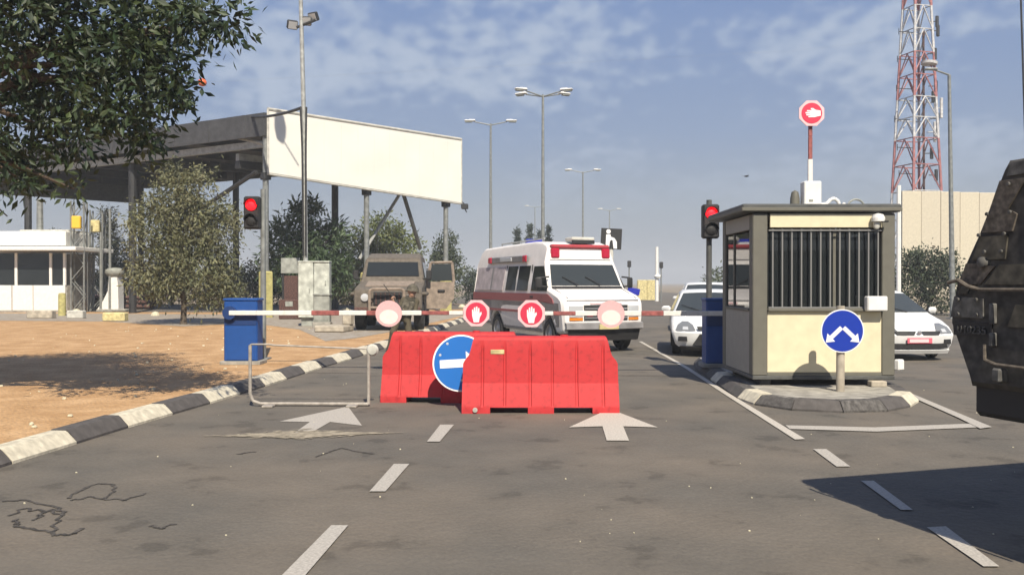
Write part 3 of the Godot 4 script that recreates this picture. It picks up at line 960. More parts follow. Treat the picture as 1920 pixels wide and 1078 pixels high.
	# diagonal braces
	for k in [[0.2, 0.4, 7.35, 0.5, 3.2, 8.0, 0.09, "pale_steel"], [0.3, 1.0, 6.2, 0.4, 4.2, 5.0, 0.10, "dark_steel"], [7.6, 0.3, 6.0, 9.7, 1.2, 3.2, 0.10, "grey_steel"], [9.0, 1.5, 6.3, 6.2, 1.5, 2.6, 0.08, "pale_steel"]]:
		S(); tube(q.call(k[0], k[1], k[2]), q.call(k[3], k[4], k[5]), k[6]); put("brace", M[k[7]], t)
	S(); at(q.call(LU + 0.3, -0.1, 5.35)); box(Vector3.ZERO, V(0.36, 0.26, 0.3), 0.03); tube(V(0, 0.1, 0), V(-0.3, 0.4, 0), 0.03); tube(V(0, -0.1, 0), V(0.1, -0.3, 0), 0.03); put("spotlight", M.dark_steel, t)

# ---- white guard hut on the far left
func build_hut() -> void:
	var b := G(60, 586, KERB)
	var t := thing("guard_hut", "white flat-roofed guard hut with dark windows and overhanging roof slab", "hut", V(b.x, KERB, b.z))
	var s := b.z / -F        # metres per photo pixel here
	var X := func(px: float) -> float: return (px - 60.0) * s
	var Y := func(py: float) -> float: return (586.0 - py) * s
	var cx: float = (X.call(-60) + X.call(121)) / 2
	var w: float = X.call(121) - X.call(-60)
	bx("floor", M.concrete, t, V(cx, 0.05, -1.6), V(w, 0.1, 3.2))
	for k in [[-60, 20], [21, 60], [60.4, 121]]:
		bx("wall_panel", M.white, t, V((X.call(k[0]) + X.call(k[1])) / 2, (Y.call(535) + 0.1) / 2, -0.08), V(X.call(k[1]) - X.call(k[0]) - 0.02, Y.call(535) - 0.1, 0.16), 0.015)
	bx("back_wall", M.interior, t, V(cx, 1.5, -3.15), V(w, 3.0, 0.1))
	bx("side_wall", M.off_white, t, V(X.call(121) - 0.06, Y.call(535) / 2, -1.65), V(0.12, Y.call(535), 3.0))
	for k in [-58, 28, 93, 119]:
		bx("mullion", M.white, t, V(X.call(k), (Y.call(535) + Y.call(474)) / 2, -0.07), V(0.13, Y.call(474) - Y.call(535) - 0.01, 0.13))
	bx("mullion", M.off_white, t, V(X.call(119), (Y.call(535) + Y.call(474)) / 2, -3.0), V(0.13, Y.call(474) - Y.call(535), 0.13))
	for k in [[-57, 27], [29.5, 92], [94.5, 118]]:
		bx("window_pane", M.glass_dark, t, V((X.call(k[0]) + X.call(k[1])) / 2, (Y.call(535) + Y.call(474)) / 2, -0.09), V(X.call(k[1]) - X.call(k[0]), Y.call(474) - Y.call(535) - 0.02, 0.02), 0.0)
	bx("roof_slab", M.white, t, V((X.call(-80) + X.call(155)) / 2, Y.call(467), -1.3), V(X.call(155) - X.call(-80), 0.2, 4.2), 0.03)
	bx("parapet", M.white, t, V((X.call(-60) + X.call(120)) / 2, Y.call(447), -1.5), V(X.call(120) - X.call(-60), 0.72, 2.8), 0.04)
	bx("parapet_top", M.off_white, t, V((X.call(25) + X.call(118)) / 2, Y.call(434), -1.6), V(X.call(118) - X.call(25), 0.24, 2.2), 0.03)
	S(); tube(V(X.call(44), Y.call(430), -1.5), V(X.call(44), Y.call(368), -1.5), 0.17, 0.15); put("chimney_pipe", M.steel, t)

func lattice(h: float, w: float, m: Material, parent: Node) -> void:
	for i in [-1, 1]:
		for j in [-1, 1]:
			S(); tube(V(i * w, 0, j * w), V(i * w, h, j * w), 0.045, 0.045, 6); put("leg", m, parent)
	S()
	var n := int(h / (w * 2.4))
	for k in n:
		var y0 := h * k / n
		var y1 := h * (k + 1) / n
		var f := 1.0 if k % 2 == 0 else -1.0
		for j in [-1, 1]:
			tube(V(-w * f, y0, j * w), V(w * f, y1, j * w), 0.025, 0.025, 5)
			tube(V(j * w, y0, -w * f), V(j * w, y1, w * f), 0.025, 0.025, 5)
	put("bracing", m, parent)

func build_left_details() -> void:
	for k in [[147, 378, 578, 418, 45.0, "bright yellow signal box on a grey lattice mast beside the guard hut"], [182, 395, 578, 425, 47.0, "dull yellow signal box on a grey lattice mast"]]:
		var b := gz((k[0] - CX) * k[4] / F, k[4]) + V(0, KERB, 0)
		var t := thing("lattice_mast", k[5], "mast", b, 0.2)
		var h: float = EYE + (HY - k[1]) * k[4] / F - KERB
		lattice(h, 0.30, M.steel, t)
		var y: float = EYE + (HY - k[3]) * k[4] / F - KERB
		bx("signal_box", M.yellow if k[0] < 160 else M.yellow_pale, t, V(0, y, 0.42), V(0.42, 0.62, 0.3), 0.04)
	for k in [[205, 398], [188, 440]]:
		var b := gz((k[0] - CX) * 46.0 / F, 46.0) + V(0, KERB, 0)
		S(); tube(Vector3.ZERO, V(0, EYE + (HY - k[1]) * 46.0 / F, 0), 0.08, 0.06); box(V(0, 0.02, 0), V(0.4, 0.04, 0.4), 0.01)
		var o := put("pole", M.steel, self); o.position = b
		tag(o, "tall thin grey pole behind the domed white pedestal" if k[0] == 205 else "shorter grey pole standing between the lattice masts", "pole")
	# white pedestal with domed cap
	var b := G(208, 584, KERB)
	var t := thing("pedestal", "white concrete pedestal with sloping foot and grey domed cap", "pedestal", V(b.x, KERB, b.z))
	S(); prism(PackedVector2Array([Vector2(-0.62, 0.1), Vector2(0.48, 0.1), Vector2(0.46, 1.3), Vector2(0.40, 1.75), Vector2(-0.02, 1.75), Vector2(-0.06, 1.05), Vector2(-0.30, 0.55)]), -0.35, 0.3); put("body", M.white, t)
	S(); at(V(0.16, 1.75, 0)); lathe([Vector2(0, 0), Vector2(0.28, 0), Vector2(0.42, 0.12), Vector2(0.47, 0.24), Vector2(0.45, 0.36), Vector2(0.3, 0.46), Vector2(0, 0.5)], 20); put("cap", M.cabinet_grey, t)
	S(); box(V(0.15, 0.07, 0.0), V(1.5, 0.12, 0.9), 0.03); put("foot", M.concrete, t)
	for k in [[215, 602, 42, "pale_concrete", "yellowish concrete kerb block lying before the domed pedestal"], [76, 597, 48, "pale_concrete", "long pale concrete block lying before the guard hut"], [142, 597, 30, "off_white", "short whitish block with a stone beside the yellow bollard"]]:
		var g := G(k[0], k[1], KERB)
		var sc := -g.z / F
		var o := bx("concrete_block", M[k[3]] if k[0] != 215 else M.yellow_pale, self, V(0, 0.16, 0), V(k[2] * sc, 0.34, 0.4), 0.04)
		o.position = V(g.x, KERB, g.z)
		tag(o, k[4], "block")
	var yb := G(115, 592, KERB)
	S(); lathe([Vector2(0, -0.02), Vector2(0.16, -0.02), Vector2(0.16, 0.92), Vector2(0.13, 1.0), Vector2(0, 1.02)], 16)
	var yo := put("bollard", M.yellow_sleeve, self); yo.position = V(yb.x, KERB, yb.z)
	tag(yo, "yellow bollard at the corner of the white guard hut", "bollard")
	# rail barriers under the canopy
	for k in [[262, 318, 576, 528, "pink and white rail barrier standing behind the olive tree"], [178, 200, 578, 528, "short white rail barrier behind the domed pedestal"]]:
		var a := G(k[0], k[2], KERB)
		var c := G(k[1], k[2], KERB)
		var rt := thing("rail_barrier", k[4], "barrier", V(a.x, KERB, a.z))
		var w := c.x - a.x
		var h := 1.15
		for f in [0.03, 0.97]:
			S(); tube(V(w * f, 0, 0), V(w * f, h, 0), 0.075, 0.075); put("post", M.off_white, rt)
		for y in [0.4, 0.72, 1.05]:
			bx("rail", M.off_white if y > 1.0 else M.disc_pink, rt, V(w * 0.5, y, 0.09), V(w * 1.06, 0.10, 0.06))
	var sb := gz(-25.0, 50) + V(0, KERB, 0)
	var st := thing("sandbag_wall", "low brown sandbag wall under the canopy behind the rails", "sandbags", sb)
	for r in 3:
		for i in 9:
			S(); at(V(i * 0.62 + (0.3 if r % 2 else 0.0), 0.14 + r * 0.25, 0), rng.randf_range(-0.1, 0.1)); box(Vector3.ZERO, V(0.6, 0.25, 0.4), 0.1); put("sandbag", M.rust, st)

# ---- poles and lamps
func build_poles() -> void:
	var z := 31.0
	var b := P(574, 600, z)
	var t := thing("floodlight_pole", "tall pale floodlight pole with black cables rising beside the billboard", "light pole", V(b.x, KERB, b.z))
	var o := t.position
	S(); tube(Vector3.ZERO, P(569, 200, z) - o, 0.085, 0.078, 10); tube(P(569, 200, z) - o, P(560, -160, z) - o, 0.078, 0.06, 10); put("pole", M.pale_steel, t)
	S()
	for k in [[-0.10, 0.03], [0.10, 0.03]]:
		path([P(570, 202, z) + V(k[0], 0, 0.1) - o, P(571, 280, z) + V(k[0] * 0.6, 0, 0.1) - o, P(572, 480, z) + V(k[0] * 0.4, 0, 0.1) - o], 0.035)
	put("cable", M.dark_steel, t)
	S(); tube(P(556, 52, z) - o, P(592, 38, z) - o, 0.05); put("crossarm", M.dark_steel, t)
	for k in [[548, 47, 0.5], [574, 40, 0.2], [588, 32, -0.5]]:
		var fl := sub("floodlight", t)
		S(); at(P(k[0], k[1], z + 0.1) - o, k[2], 0.5); box(Vector3.ZERO, V(0.36, 0.30, 0.16), 0.03); box(V(0, 0, -0.11), V(0.22, 0.2, 0.08), 0.02); put("housing", M.dark_steel, fl)
		S(); at(P(k[0], k[1], z + 0.1) - o, k[2], 0.5); box(V(0, 0, 0.088), V(0.30, 0.24, 0.012)); put("lens", M.lamp_clear, fl)
	# the lamp on the top of the pole, above the frame: its shadow falls on the billboard
	var hit := P(526, 284, 39.2)
	var d := (31.0 - 39.2) / -SUN.z
	var lamp := hit + SUN * d
	var base_top := P(560, -160, z)
	S(); at(lamp - o, 0.2, -0.55); lathe([Vector2(0, -0.5), Vector2(0.14, -0.46), Vector2(0.23, -0.2), Vector2(0.24, 0.1), Vector2(0.15, 0.36), Vector2(0, 0.42)], 16); put("lamp_head", M.pale_steel, t)
	S(); tube(lamp - o + V(0, -0.4, 0), V(base_top.x - o.x, lamp.y - o.y - 0.9, 0), 0.03); put("lamp_arm", M.pale_steel, t)
	# cable slung from the pole to the canopy roof
	S()
	var c0 := P(569, 201, z)
	var c1 := P(470, 219, 38.6)
	var pts: Array = []
	for i in 9:
		var f := i / 8.0
		pts.append(c0.lerp(c1, f) - V(0, 0.45 * f * (1.0 - f), 0))
	path(pts, 0.055)
	var cab := put("overhead_cable", M.dark_steel, self)
	tag(cab, "thick dark cable slung from the floodlight pole to the canopy", "cable")
	var lamps := [[1018, 178, 50.0, 4, "tall lamp post with four white heads behind the ambulance"], [920, 232, 59.0, 2, "lamp post with two white heads nearest the billboard edge"], [1093, 322, 85.0, 2, "thin lamp post with two white heads behind the hitch sign"], [1143, 394, 131.0, 2, "distant grey lamp post rising behind the hitch sign"], [1003, 388, 150.0, 2, "very distant lamp post seen beside the cypresses"]]
	for k in lamps:
		var lz: float = k[2]
		var top := P(k[0], k[1], lz)
		var lt := thing("street_lamp", k[4], "street lamp", V(top.x, 0, top.z))
		var h := top.y
		S(); box(V(0, 0.02, 0), V(0.4, 0.05, 0.4), 0.01); tube(V(0, 0, 0), V(0, h, 0), 0.13, 0.065, 10); put("pole", M.steel, lt)
		var dirs := [0.0, PI] if k[3] == 2 else [0.35, -0.45, PI - 0.45, PI + 0.5]
		for a in dirs:
			var e := V(cos(a), 0, sin(a))
			var hd := sub("lamp_arm", lt)
			S(); tube(V(0, h - 0.1, 0), e * 1.05 + V(0, h + 0.12, 0), 0.045, 0.035, 6); put("arm", M.steel, hd)
			S(); at(e * 1.35 + V(0, h + 0.16, 0), -a); lathe([Vector2(0, 0)], 4)
			for s in 1:
				box(V(0, 0.03, 0), V(0.72, 0.09, 0.30), 0.04); box(V(-0.12, 0.085, 0), V(0.40, 0.06, 0.22), 0.025)
			put("head", M.white, hd)
			S(); at(e * 1.35 + V(0, h + 0.13, 0), -a); box(V(0.08, -0.03, 0), V(0.46, 0.05, 0.22), 0.02); put("lens", M.cabinet_grey, hd)
	# lamp post in front of the concrete wall, with a single arm
	var rz := 40.0
	var rb := P(1788, 560, rz)
	var rt := thing("street_lamp", "slim grey lamp post with one arm before the tall concrete wall", "street lamp", V(rb.x, 0, rb.z))
	S(); tube(Vector3.ZERO, P(1780, 141, rz) - rt.position, 0.12, 0.07, 10); box(V(0, 0.02, 0), V(0.4, 0.05, 0.4), 0.01); put("pole", M.steel, rt)
	S(); tube(P(1780, 141, rz) - rt.position, P(1752, 131, rz) - rt.position, 0.045, 0.035, 6); put("arm", M.steel, rt)
	S(); at(P(1746, 130, rz) - rt.position); box(Vector3.ZERO, V(0.55, 0.1, 0.24), 0.04); put("head", M.pale_steel, rt)

# ---- red and white lattice tower
func build_tower() -> void:
	var z := 72.0
	var c := P(1719, 600, z)
	var t := thing("radio_tower", "tall red and white lattice radio mast rising behind the concrete wall", "radio mast", V(c.x, 0, c.z), 0.25)
	var m := z / F
	var w_at := func(y: float) -> float:
		var py := HY - (y - EYE) / m
		return maxf(0.35, (42.0 + (75.0 - 42.0) * py / 360.0) * m * 0.5 * 0.80)
	var bands := [[0.0, 360, "mast_white"], [360, 262, "mast_red"], [262, 185, "mast_white"], [185, 102, "mast_red"], [102, 15, "mast_white"], [15, -110, "mast_red"]]
	for k in bands:
		var y0: float = 0.0 if k[1] == 360 and k[0] is float else EYE + (HY - k[0]) * m
		var y1: float = EYE + (HY - k[1]) * m
		var w0: float = w_at.call(y0)
		var w1: float = w_at.call(y1)
		var mt: Material = M[k[2]]
		var sec := sub("mast_section", t)
		for i in [-1, 1]:
			for j in [-1, 1]:
				S(); tube(V(i * w0, y0, j * w0), V(i * w1, y1, j * w1), 0.11, 0.10, 6); put("leg", mt, sec)
		S()
		var n := maxi(1, int(round((y1 - y0) / 2.0)))
		for q in n:
			var f0 := float(q) / n
			var f1 := float(q + 1) / n
			var ya := lerpf(y0, y1, f0)
			var yb := lerpf(y0, y1, f1)
			var wa := lerpf(w0, w1, f0)
			var wb := lerpf(w0, w1, f1)
			var ring := [[-1, -1], [1, -1], [1, 1], [-1, 1]]
			for e in 4:
				var a: Array = ring[e]
				var b: Array = ring[(e + 1) % 4]
				var mid_b := V((a[0] + b[0]) * 0.5 * wb, yb, (a[1] + b[1]) * 0.5 * wb)
				tube(V(a[0] * wa, ya, a[1] * wa), mid_b, 0.05, 0.05, 5)
				tube(V(b[0] * wa, ya, b[1] * wa), mid_b, 0.05, 0.05, 5)
				tube(V(a[0] * wb, yb, a[1] * wb), V(b[0] * wb, yb, b[1] * wb), 0.045, 0.045, 5)
		put("bracing", mt, sec)
	S(); tube(V(0.6, 0.0, 0.2), V(0.45, EYE + (HY - 60) * m, 0.2), 0.09, 0.09, 6); put("cable_ladder", M.rust, t)
	for k in [[1683, 66, 28], [1680, 117, 26], [1678, 171, 26], [1674, 228, 30], [1680, 280, 24], [1684, 328, 24]]:
		var y: float = EYE + (HY - k[1]) * m
		var x: float = (k[0] - 1719) * m
		S(); tube(V(x - 0.5, y, 0.5), V(x + 0.9, y, 0.5), 0.035, 0.035, 5); tube(V(x - 0.5, y - 0.25, 0.5), V(x - 0.5, y + 0.25, 0.5), 0.03, 0.03, 5); put("side_antenna", M.dark_steel, t)
	for k in [[1746, 45], [1748, 62], [1742, 105], [1744, 165], [1738, 185], [1748, 225], [1735, 290], [1745, 330]]:
		var y: float = EYE + (HY - k[1]) * m
		S(); at(V((k[0] - 1719) * m, y, 0.9), 0.3); box(Vector3.ZERO, V(0.24, 0.9, 0.2), 0.04); tube(V(0, 0, 0), V(-0.5, 0, -0.3), 0.04); put("panel_antenna", M.dark_steel, t)
	for k in [[1743, 195], [1742, 250], [1756, 205]]:
		var y: float = EYE + (HY - k[1]) * m
		S(); at(V((k[0] - 1719) * m, y, 0.9)); box(Vector3.ZERO, V(0.22, 1.6, 0.18), 0.04); tube(V(0, 0, 0), V(-0.5, 0, -0.3), 0.04); put("panel_antenna", M.mast_white, t)
	S(); at(V(0.35, EYE + (HY - 124) * m, 1.0), 0.0, 0.0, -0.12); lathe([Vector2(0, -0.1), Vector2(0.6, -0.1), Vector2(0.62, 0.1), Vector2(0, 0.14)], 18); put("ring_platform", M.mast_white, t)

# ---- tall concrete wall on the right
func build_wall() -> void:
	var a := P(1690, 570, 56.0)
	var t := thing("concrete_wall", "tall beige concrete wall of upright panels behind the bushes", "wall", V(a.x, 0, a.z))
	var n := 11
	for i in n:
		var w := 1.22
		var h := EYE + (HY - 358 - i * 0.6) * 56.0 / F + rng.randf_range(-0.02, 0.02)
		S(); at(V(w * (i + 0.5), h * 0.5 - 0.2, -0.05 * i + rng.randf_range(-0.012, 0.012)), 0.03); box(Vector3.ZERO, V(w - 0.02, h + 0.4, 0.25), 0.025)
		put("wall_panel", M.wall_panel if i % 3 else M.wall_panel_b, t)
	var lw := G(1700, 586)
	var o := thing("low_wall", "low beige concrete wall below the dark bush", "wall", V(lw.x, 0, lw.z))
	for i in 7:
		bx("wall_block", M.pale_concrete, o, V(0.6 + i * 1.25, 0.55, 0), V(1.24, 1.15, 0.3), 0.03)
	var p := P(1686, 600, 33.0)
	S(); tube(Vector3.ZERO, V(0, EYE + (HY - 348) * 33.0 / F, 0), 0.09, 0.08); box(V(0, 0.02, 0), V(0.3, 0.04, 0.3))
	var pole := put("pole", M.white, self); pole.position = V(p.x, 0, p.z)
	tag(pole, "white pole rising just behind the right corner of the booth", "pole")
	for k in [[1912, -60, 1921, 330]]:
		var q0 := P(k[0], k[1], 22.0)
		var q1 := P(k[2], k[3], 22.0)
		S(); tube(q0, V(q1.x + 0.2, 0.0, q1.z), 0.022, 0.022, 6)
		var wv := put("guy_wire", M.dark_steel, self)
		tag(wv, "thin dark guy wire running down behind the armoured truck", "wire")

# ---- barrier gates: blue cabinet, boom, round disc and stop sign with a hand
func hand_outline(s: float) -> PackedVector2Array:
	var p := PackedVector2Array()
	for q in [[-0.32, -0.95], [0.30, -0.95], [0.40, -0.35], [0.62, 0.02], [0.60, 0.30], [0.46, 0.22], [0.36, 0.10], [0.36, 0.72], [0.20, 0.74], [0.18, 0.30], [0.14, 0.30], [0.12, 0.90], [-0.05, 0.92], [-0.07, 0.32], [-0.11, 0.32], [-0.13, 0.82], [-0.29, 0.80], [-0.30, 0.28], [-0.34, 0.26], [-0.37, 0.58], [-0.52, 0.54], [-0.50, -0.20], [-0.42, -0.50]]:
		p.append(Vector2(q[0], q[1]) * s)
	return p

func boom_sign(parent: Node, x: float, r: float, turn: float) -> void:
	var g := sub("stop_sign", parent)
	S(); at(V(x, 0, 0.07), 0, 0, turn); prism(ngon(r, 8, PI / 8), -0.012, 0.012); put("plate", M.sign_pink, g)
	S(); at(V(x, 0, 0.07), 0, 0, turn); prism(ngon(r * 0.76, 28), 0.012, 0.016); put("red_field", M.sign_red, g)
	S(); at(V(x, -0.02, 0.07), 0, 0, turn); prism(hand_outline(r * 0.60), 0.016, 0.020); put("hand", M.sign_white, g)

func gate(label: String, pos: Vector3, dir: float, length: float, disc_x: float, raised: bool, cab_h := 1.15, cab_w := 0.60) -> void:
	var t := thing("barrier_gate", label, "barrier gate", pos)
	bx("plinth", M.concrete, t, V(0, 0.03, 0), V(cab_w + 0.12, 0.07, 0.5), 0.01)
	bx("cabinet", M.blue_box, t, V(0, 0.06 + (cab_h - 0.06) * 0.5, 0), V(cab_w, cab_h - 0.06, 0.38), 0.02)
	bx("cabinet_lid", M.blue_box, t, V(0, cab_h + 0.015, 0), V(cab_w + 0.03, 0.05, 0.41), 0.015)
	bx("cabinet_band", M.blue_band, t, V(0, cab_h - 0.36, 0.188), V(cab_w - 0.02, 0.17, 0.02), 0.005)
	bx("service_door", M.blue_box, t, V(0, 0.38, 0.191), V(cab_w - 0.10, 0.58, 0.012), 0.004)
	var arm := sub("boom", t)
	arm.position = V(-0.18 * dir if not raised else 0.0, cab_h - 0.22, 0.27)
	if raised:
		arm.rotation.z = PI / 2 * dir
	var s := dir
	if raised:
		s = dir
	var n := 9
	for i in n:
		var x0 := length * i / n
		var x1 := length * (i + 1) / n
		var red := i in ([3, 5, 7] if not raised else [7, 8])
		S(); box(V(s * (x0 + x1) * 0.5, 0, 0), V(x1 - x0 - 0.002, 0.085 if i < 7 else 0.07, 0.05), 0.008)
		put("boom_band", M.stripe_red if red else M.boom_white, arm)
	S(); at(V(0, 0, -0.04), 0, PI / 2); lathe([Vector2(0, -0.03), Vector2(0.12, -0.03), Vector2(0.12, 0.05), Vector2(0, 0.05)], 16); put("pivot", M.blue_band, arm)
	boom_sign(arm, s * length, 0.25, 0.0)
	if disc_x > 0.0:
		var d := sub("warning_disc", arm)
		S(); at(V(s * disc_x, -0.01, 0.06)); prism(ngon(0.235, 28), -0.01, 0.01); put("plate", M.disc_pink, d)
		S(); at(V(s * disc_x, -0.07, 0.06)); prism(ngon(0.165, 24, 0.0, Vector2.ZERO, 0.13), 0.01, 0.014); put("pale_field", M.boom_white, d)

func traffic_light(label: String, pos: Vector3, head: Vector3, pole_x: float, top: float) -> void:
	var t := thing("traffic_light", label, "traffic light", pos)
	S(); box(V(0, 0.015, 0), V(0.3, 0.03, 0.3), 0.005); tube(V(pole_x, 0, 0), V(pole_x, top, 0), 0.055, 0.05, 10); put("pole", M.steel if pole_x != 0.0 else M.grey_steel, t)
	S(); box(head + V(0, 0, 0.06), V(0.30, 0.62, 0.2), 0.03); tube(head + V(0, 0.2, -0.02), V(pole_x, head.y + 0.2, 0), 0.02); tube(head + V(0, -0.2, -0.02), V(pole_x, head.y - 0.2, 0), 0.02); put("housing", M.black, t)
	for k in [[0.145, true], [-0.145, false]]:
		var c: Vector3 = head + V(0, k[0], 0.16)
		var g := sub("lamp", t)
		S(); at(c, 0, PI / 2); lathe([Vector2(0, 0), Vector2(0.108, 0), Vector2(0.112, 0.012), Vector2(0.09, 0.03), Vector2(0.05, 0.042), Vector2(0, 0.046)], 20)
		put("lens", M.red_light if k[1] else M.black, g)
		S(); at(c, 0, PI / 2)
		for i in 9:
			var a0 := PI + PI * i / 9.0
			var a1 := PI + PI * (i + 1) / 9.0
			quad(V(cos(a0) * 0.125, 0, sin(a0) * 0.125), V(cos(a1) * 0.125, 0, sin(a1) * 0.125), V(cos(a1) * 0.125, 0.10, sin(a1) * 0.125), V(cos(a0) * 0.125, 0.10, sin(a0) * 0.125))
			quad(V(cos(a1) * 0.118, 0, sin(a1) * 0.118), V(cos(a0) * 0.118, 0, sin(a0) * 0.118), V(cos(a0) * 0.118, 0.10, sin(a0) * 0.118), V(cos(a1) * 0.118, 0.10, sin(a1) * 0.118))
			quad(V(cos(a0) * 0.125, 0.10, sin(a0) * 0.125), V(cos(a1) * 0.125, 0.10, sin(a1) * 0.125), V(cos(a1) * 0.118, 0.10, sin(a1) * 0.118), V(cos(a0) * 0.118, 0.10, sin(a0) * 0.118))
		put("visor", M.black, g)
		if k[1]:
			var l := OmniLight3D.new()
			l.name = "glow"
			l.light_color = Color(1.0, 0.08, 0.1)
			l.light_energy = 0.02
			l.light_size = 0.1
			l.omni_range = 6.0
			l.omni_attenuation = 2.0
			l.shadow_enabled = true
			g.add_child(l)
			l.position = c + V(0, 0, 0.07)

func red_barrier(label: String, pos: Vector3, yaw: float, reflector: bool) -> Node3D:
	var t := thing("plastic_barrier", label, "barrier", pos, yaw, "")
	var L := 1.93
	# rows: height, half length at that height, half depth
	var rows := [[0.0, 0.965, 0.25], [0.075, 0.965, 0.25], [0.10, 0.965, 0.243], [0.352, 0.962, 0.158], [0.362, 0.960, 0.148], [0.60, 0.955, 0.132], [0.64, 0.935, 0.130], [0.70, 0.885, 0.127], [0.76, 0.865, 0.124], [0.88, 0.835, 0.116], [0.92, 0.82, 0.098], [0.935, 0.81, 0.070]]
	# columns: fraction of half length, how much the groove sinks
	var cols: Array = [[-1.0, 0.0]]
	for g in [-0.74, -0.455, -0.13, 0.155, 0.465, 0.80]:
		cols.append([g - 0.02, 0.0]); cols.append([g - 0.011, 1.0]); cols.append([g + 0.011, 1.0]); cols.append([g + 0.02, 0.0])
	cols.append([1.0, 0.0])
	# fork slots
	var slots := [[-0.64, -0.16], [0.17, 0.66]]
	var xs: Array = []
	for c in cols:
		xs.append([c[0], c[1]])
	for s in slots:
		xs.append([s[0], 0.0]); xs.append([s[1], 0.0])
	xs.sort_custom(func(a, b): return a[0] < b[0])
	var pt := func(r: int, k: int, sg: float) -> Vector3:
		var row: Array = rows[r]
		var sink: float = xs[k][1] * (0.0 if r < 2 or r > 8 else 0.020)
		return V((row[1] if k == xs.size() - 1 else (-row[1] if k == 0 else xs[k][0] * 0.965)), row[0], sg * (row[2] - sink))
	var n := xs.size()
	S()
	for r in rows.size() - 1:
		for k in n - 1:
			var slot := false
			if r == 0:
				for s in slots:
					if xs[k][0] >= s[0] - 0.001 and xs[k + 1][0] <= s[1] + 0.001:
						slot = true
			if slot:
				# the roof of the slot
				quad(pt.call(1, k, -1), pt.call(1, k, 1), pt.call(1, k + 1, 1), pt.call(1, k + 1, -1))
				continue
			quad(pt.call(r, k, 1), pt.call(r, k + 1, 1), pt.call(r + 1, k + 1, 1), pt.call(r + 1, k, 1))
			quad(pt.call(r, k + 1, -1), pt.call(r, k, -1), pt.call(r + 1, k, -1), pt.call(r + 1, k + 1, -1))
		quad(pt.call(r, 0, -1), pt.call(r, 0, 1), pt.call(r + 1, 0, 1), pt.call(r + 1, 0, -1))
		quad(pt.call(r, n - 1, 1), pt.call(r, n - 1, -1), pt.call(r + 1, n - 1, -1), pt.call(r + 1, n - 1, 1))
	for s in slots:
		for x in s:
			quad(V(x * 0.965, 0, -0.25), V(x * 0.965, 0, 0.25), V(x * 0.965, 0.075, 0.25), V(x * 0.965, 0.075, -0.25))
	var last := rows.size() - 1
	for k in n - 1:
		quad(pt.call(last, k, 1), pt.call(last, k + 1, 1), pt.call(last, k + 1, -1), pt.call(last, k, -1))
	put("body", M.barrier_red, t, 40.0)
	if reflector:
		bx("reflector", M.yellow_pale, t, V(-0.53, 0.745, 0.127), V(0.17, 0.055, 0.012), 0.004)
		S(); at(V(-0.80, 0.045, 0.25), 0, PI / 2); lathe([Vector2(0, 0), Vector2(0.03, 0), Vector2(0.03, 0.02), Vector2(0, 0.024)], 12); put("drain_plug", M.off_white, t)
	S(); at(V(0.3, 0.93, 0)); lathe([Vector2(0, 0), Vector2(0.05, 0), Vector2(0.05, 0.02), Vector2(0, 0.022)], 12); put("filler_cap", M.barrier_red, t)
	return t

func arrow2(tip: Vector2, tail: Vector2, w: float, hw: float, hl: float) -> PackedVector2Array:
	var d := (tip - tail).normalized()
	var s := Vector2(-d.y, d.x)
	var n := tip - d * hl
	return PackedVector2Array([tail + s * w, n + s * w, n + s * hw, tip, n - s * hw, n - s * w, tail - s * w])

func disc_sign(parent: Node, r: float, field: Material) -> void:
	S(); prism(ngon(r, 40), -0.006, 0.0); put("plate", M.sign_white, parent)
	S(); prism(ngon(r * 0.945, 40), 0.0, 0.004); put("blue_field", field, parent)

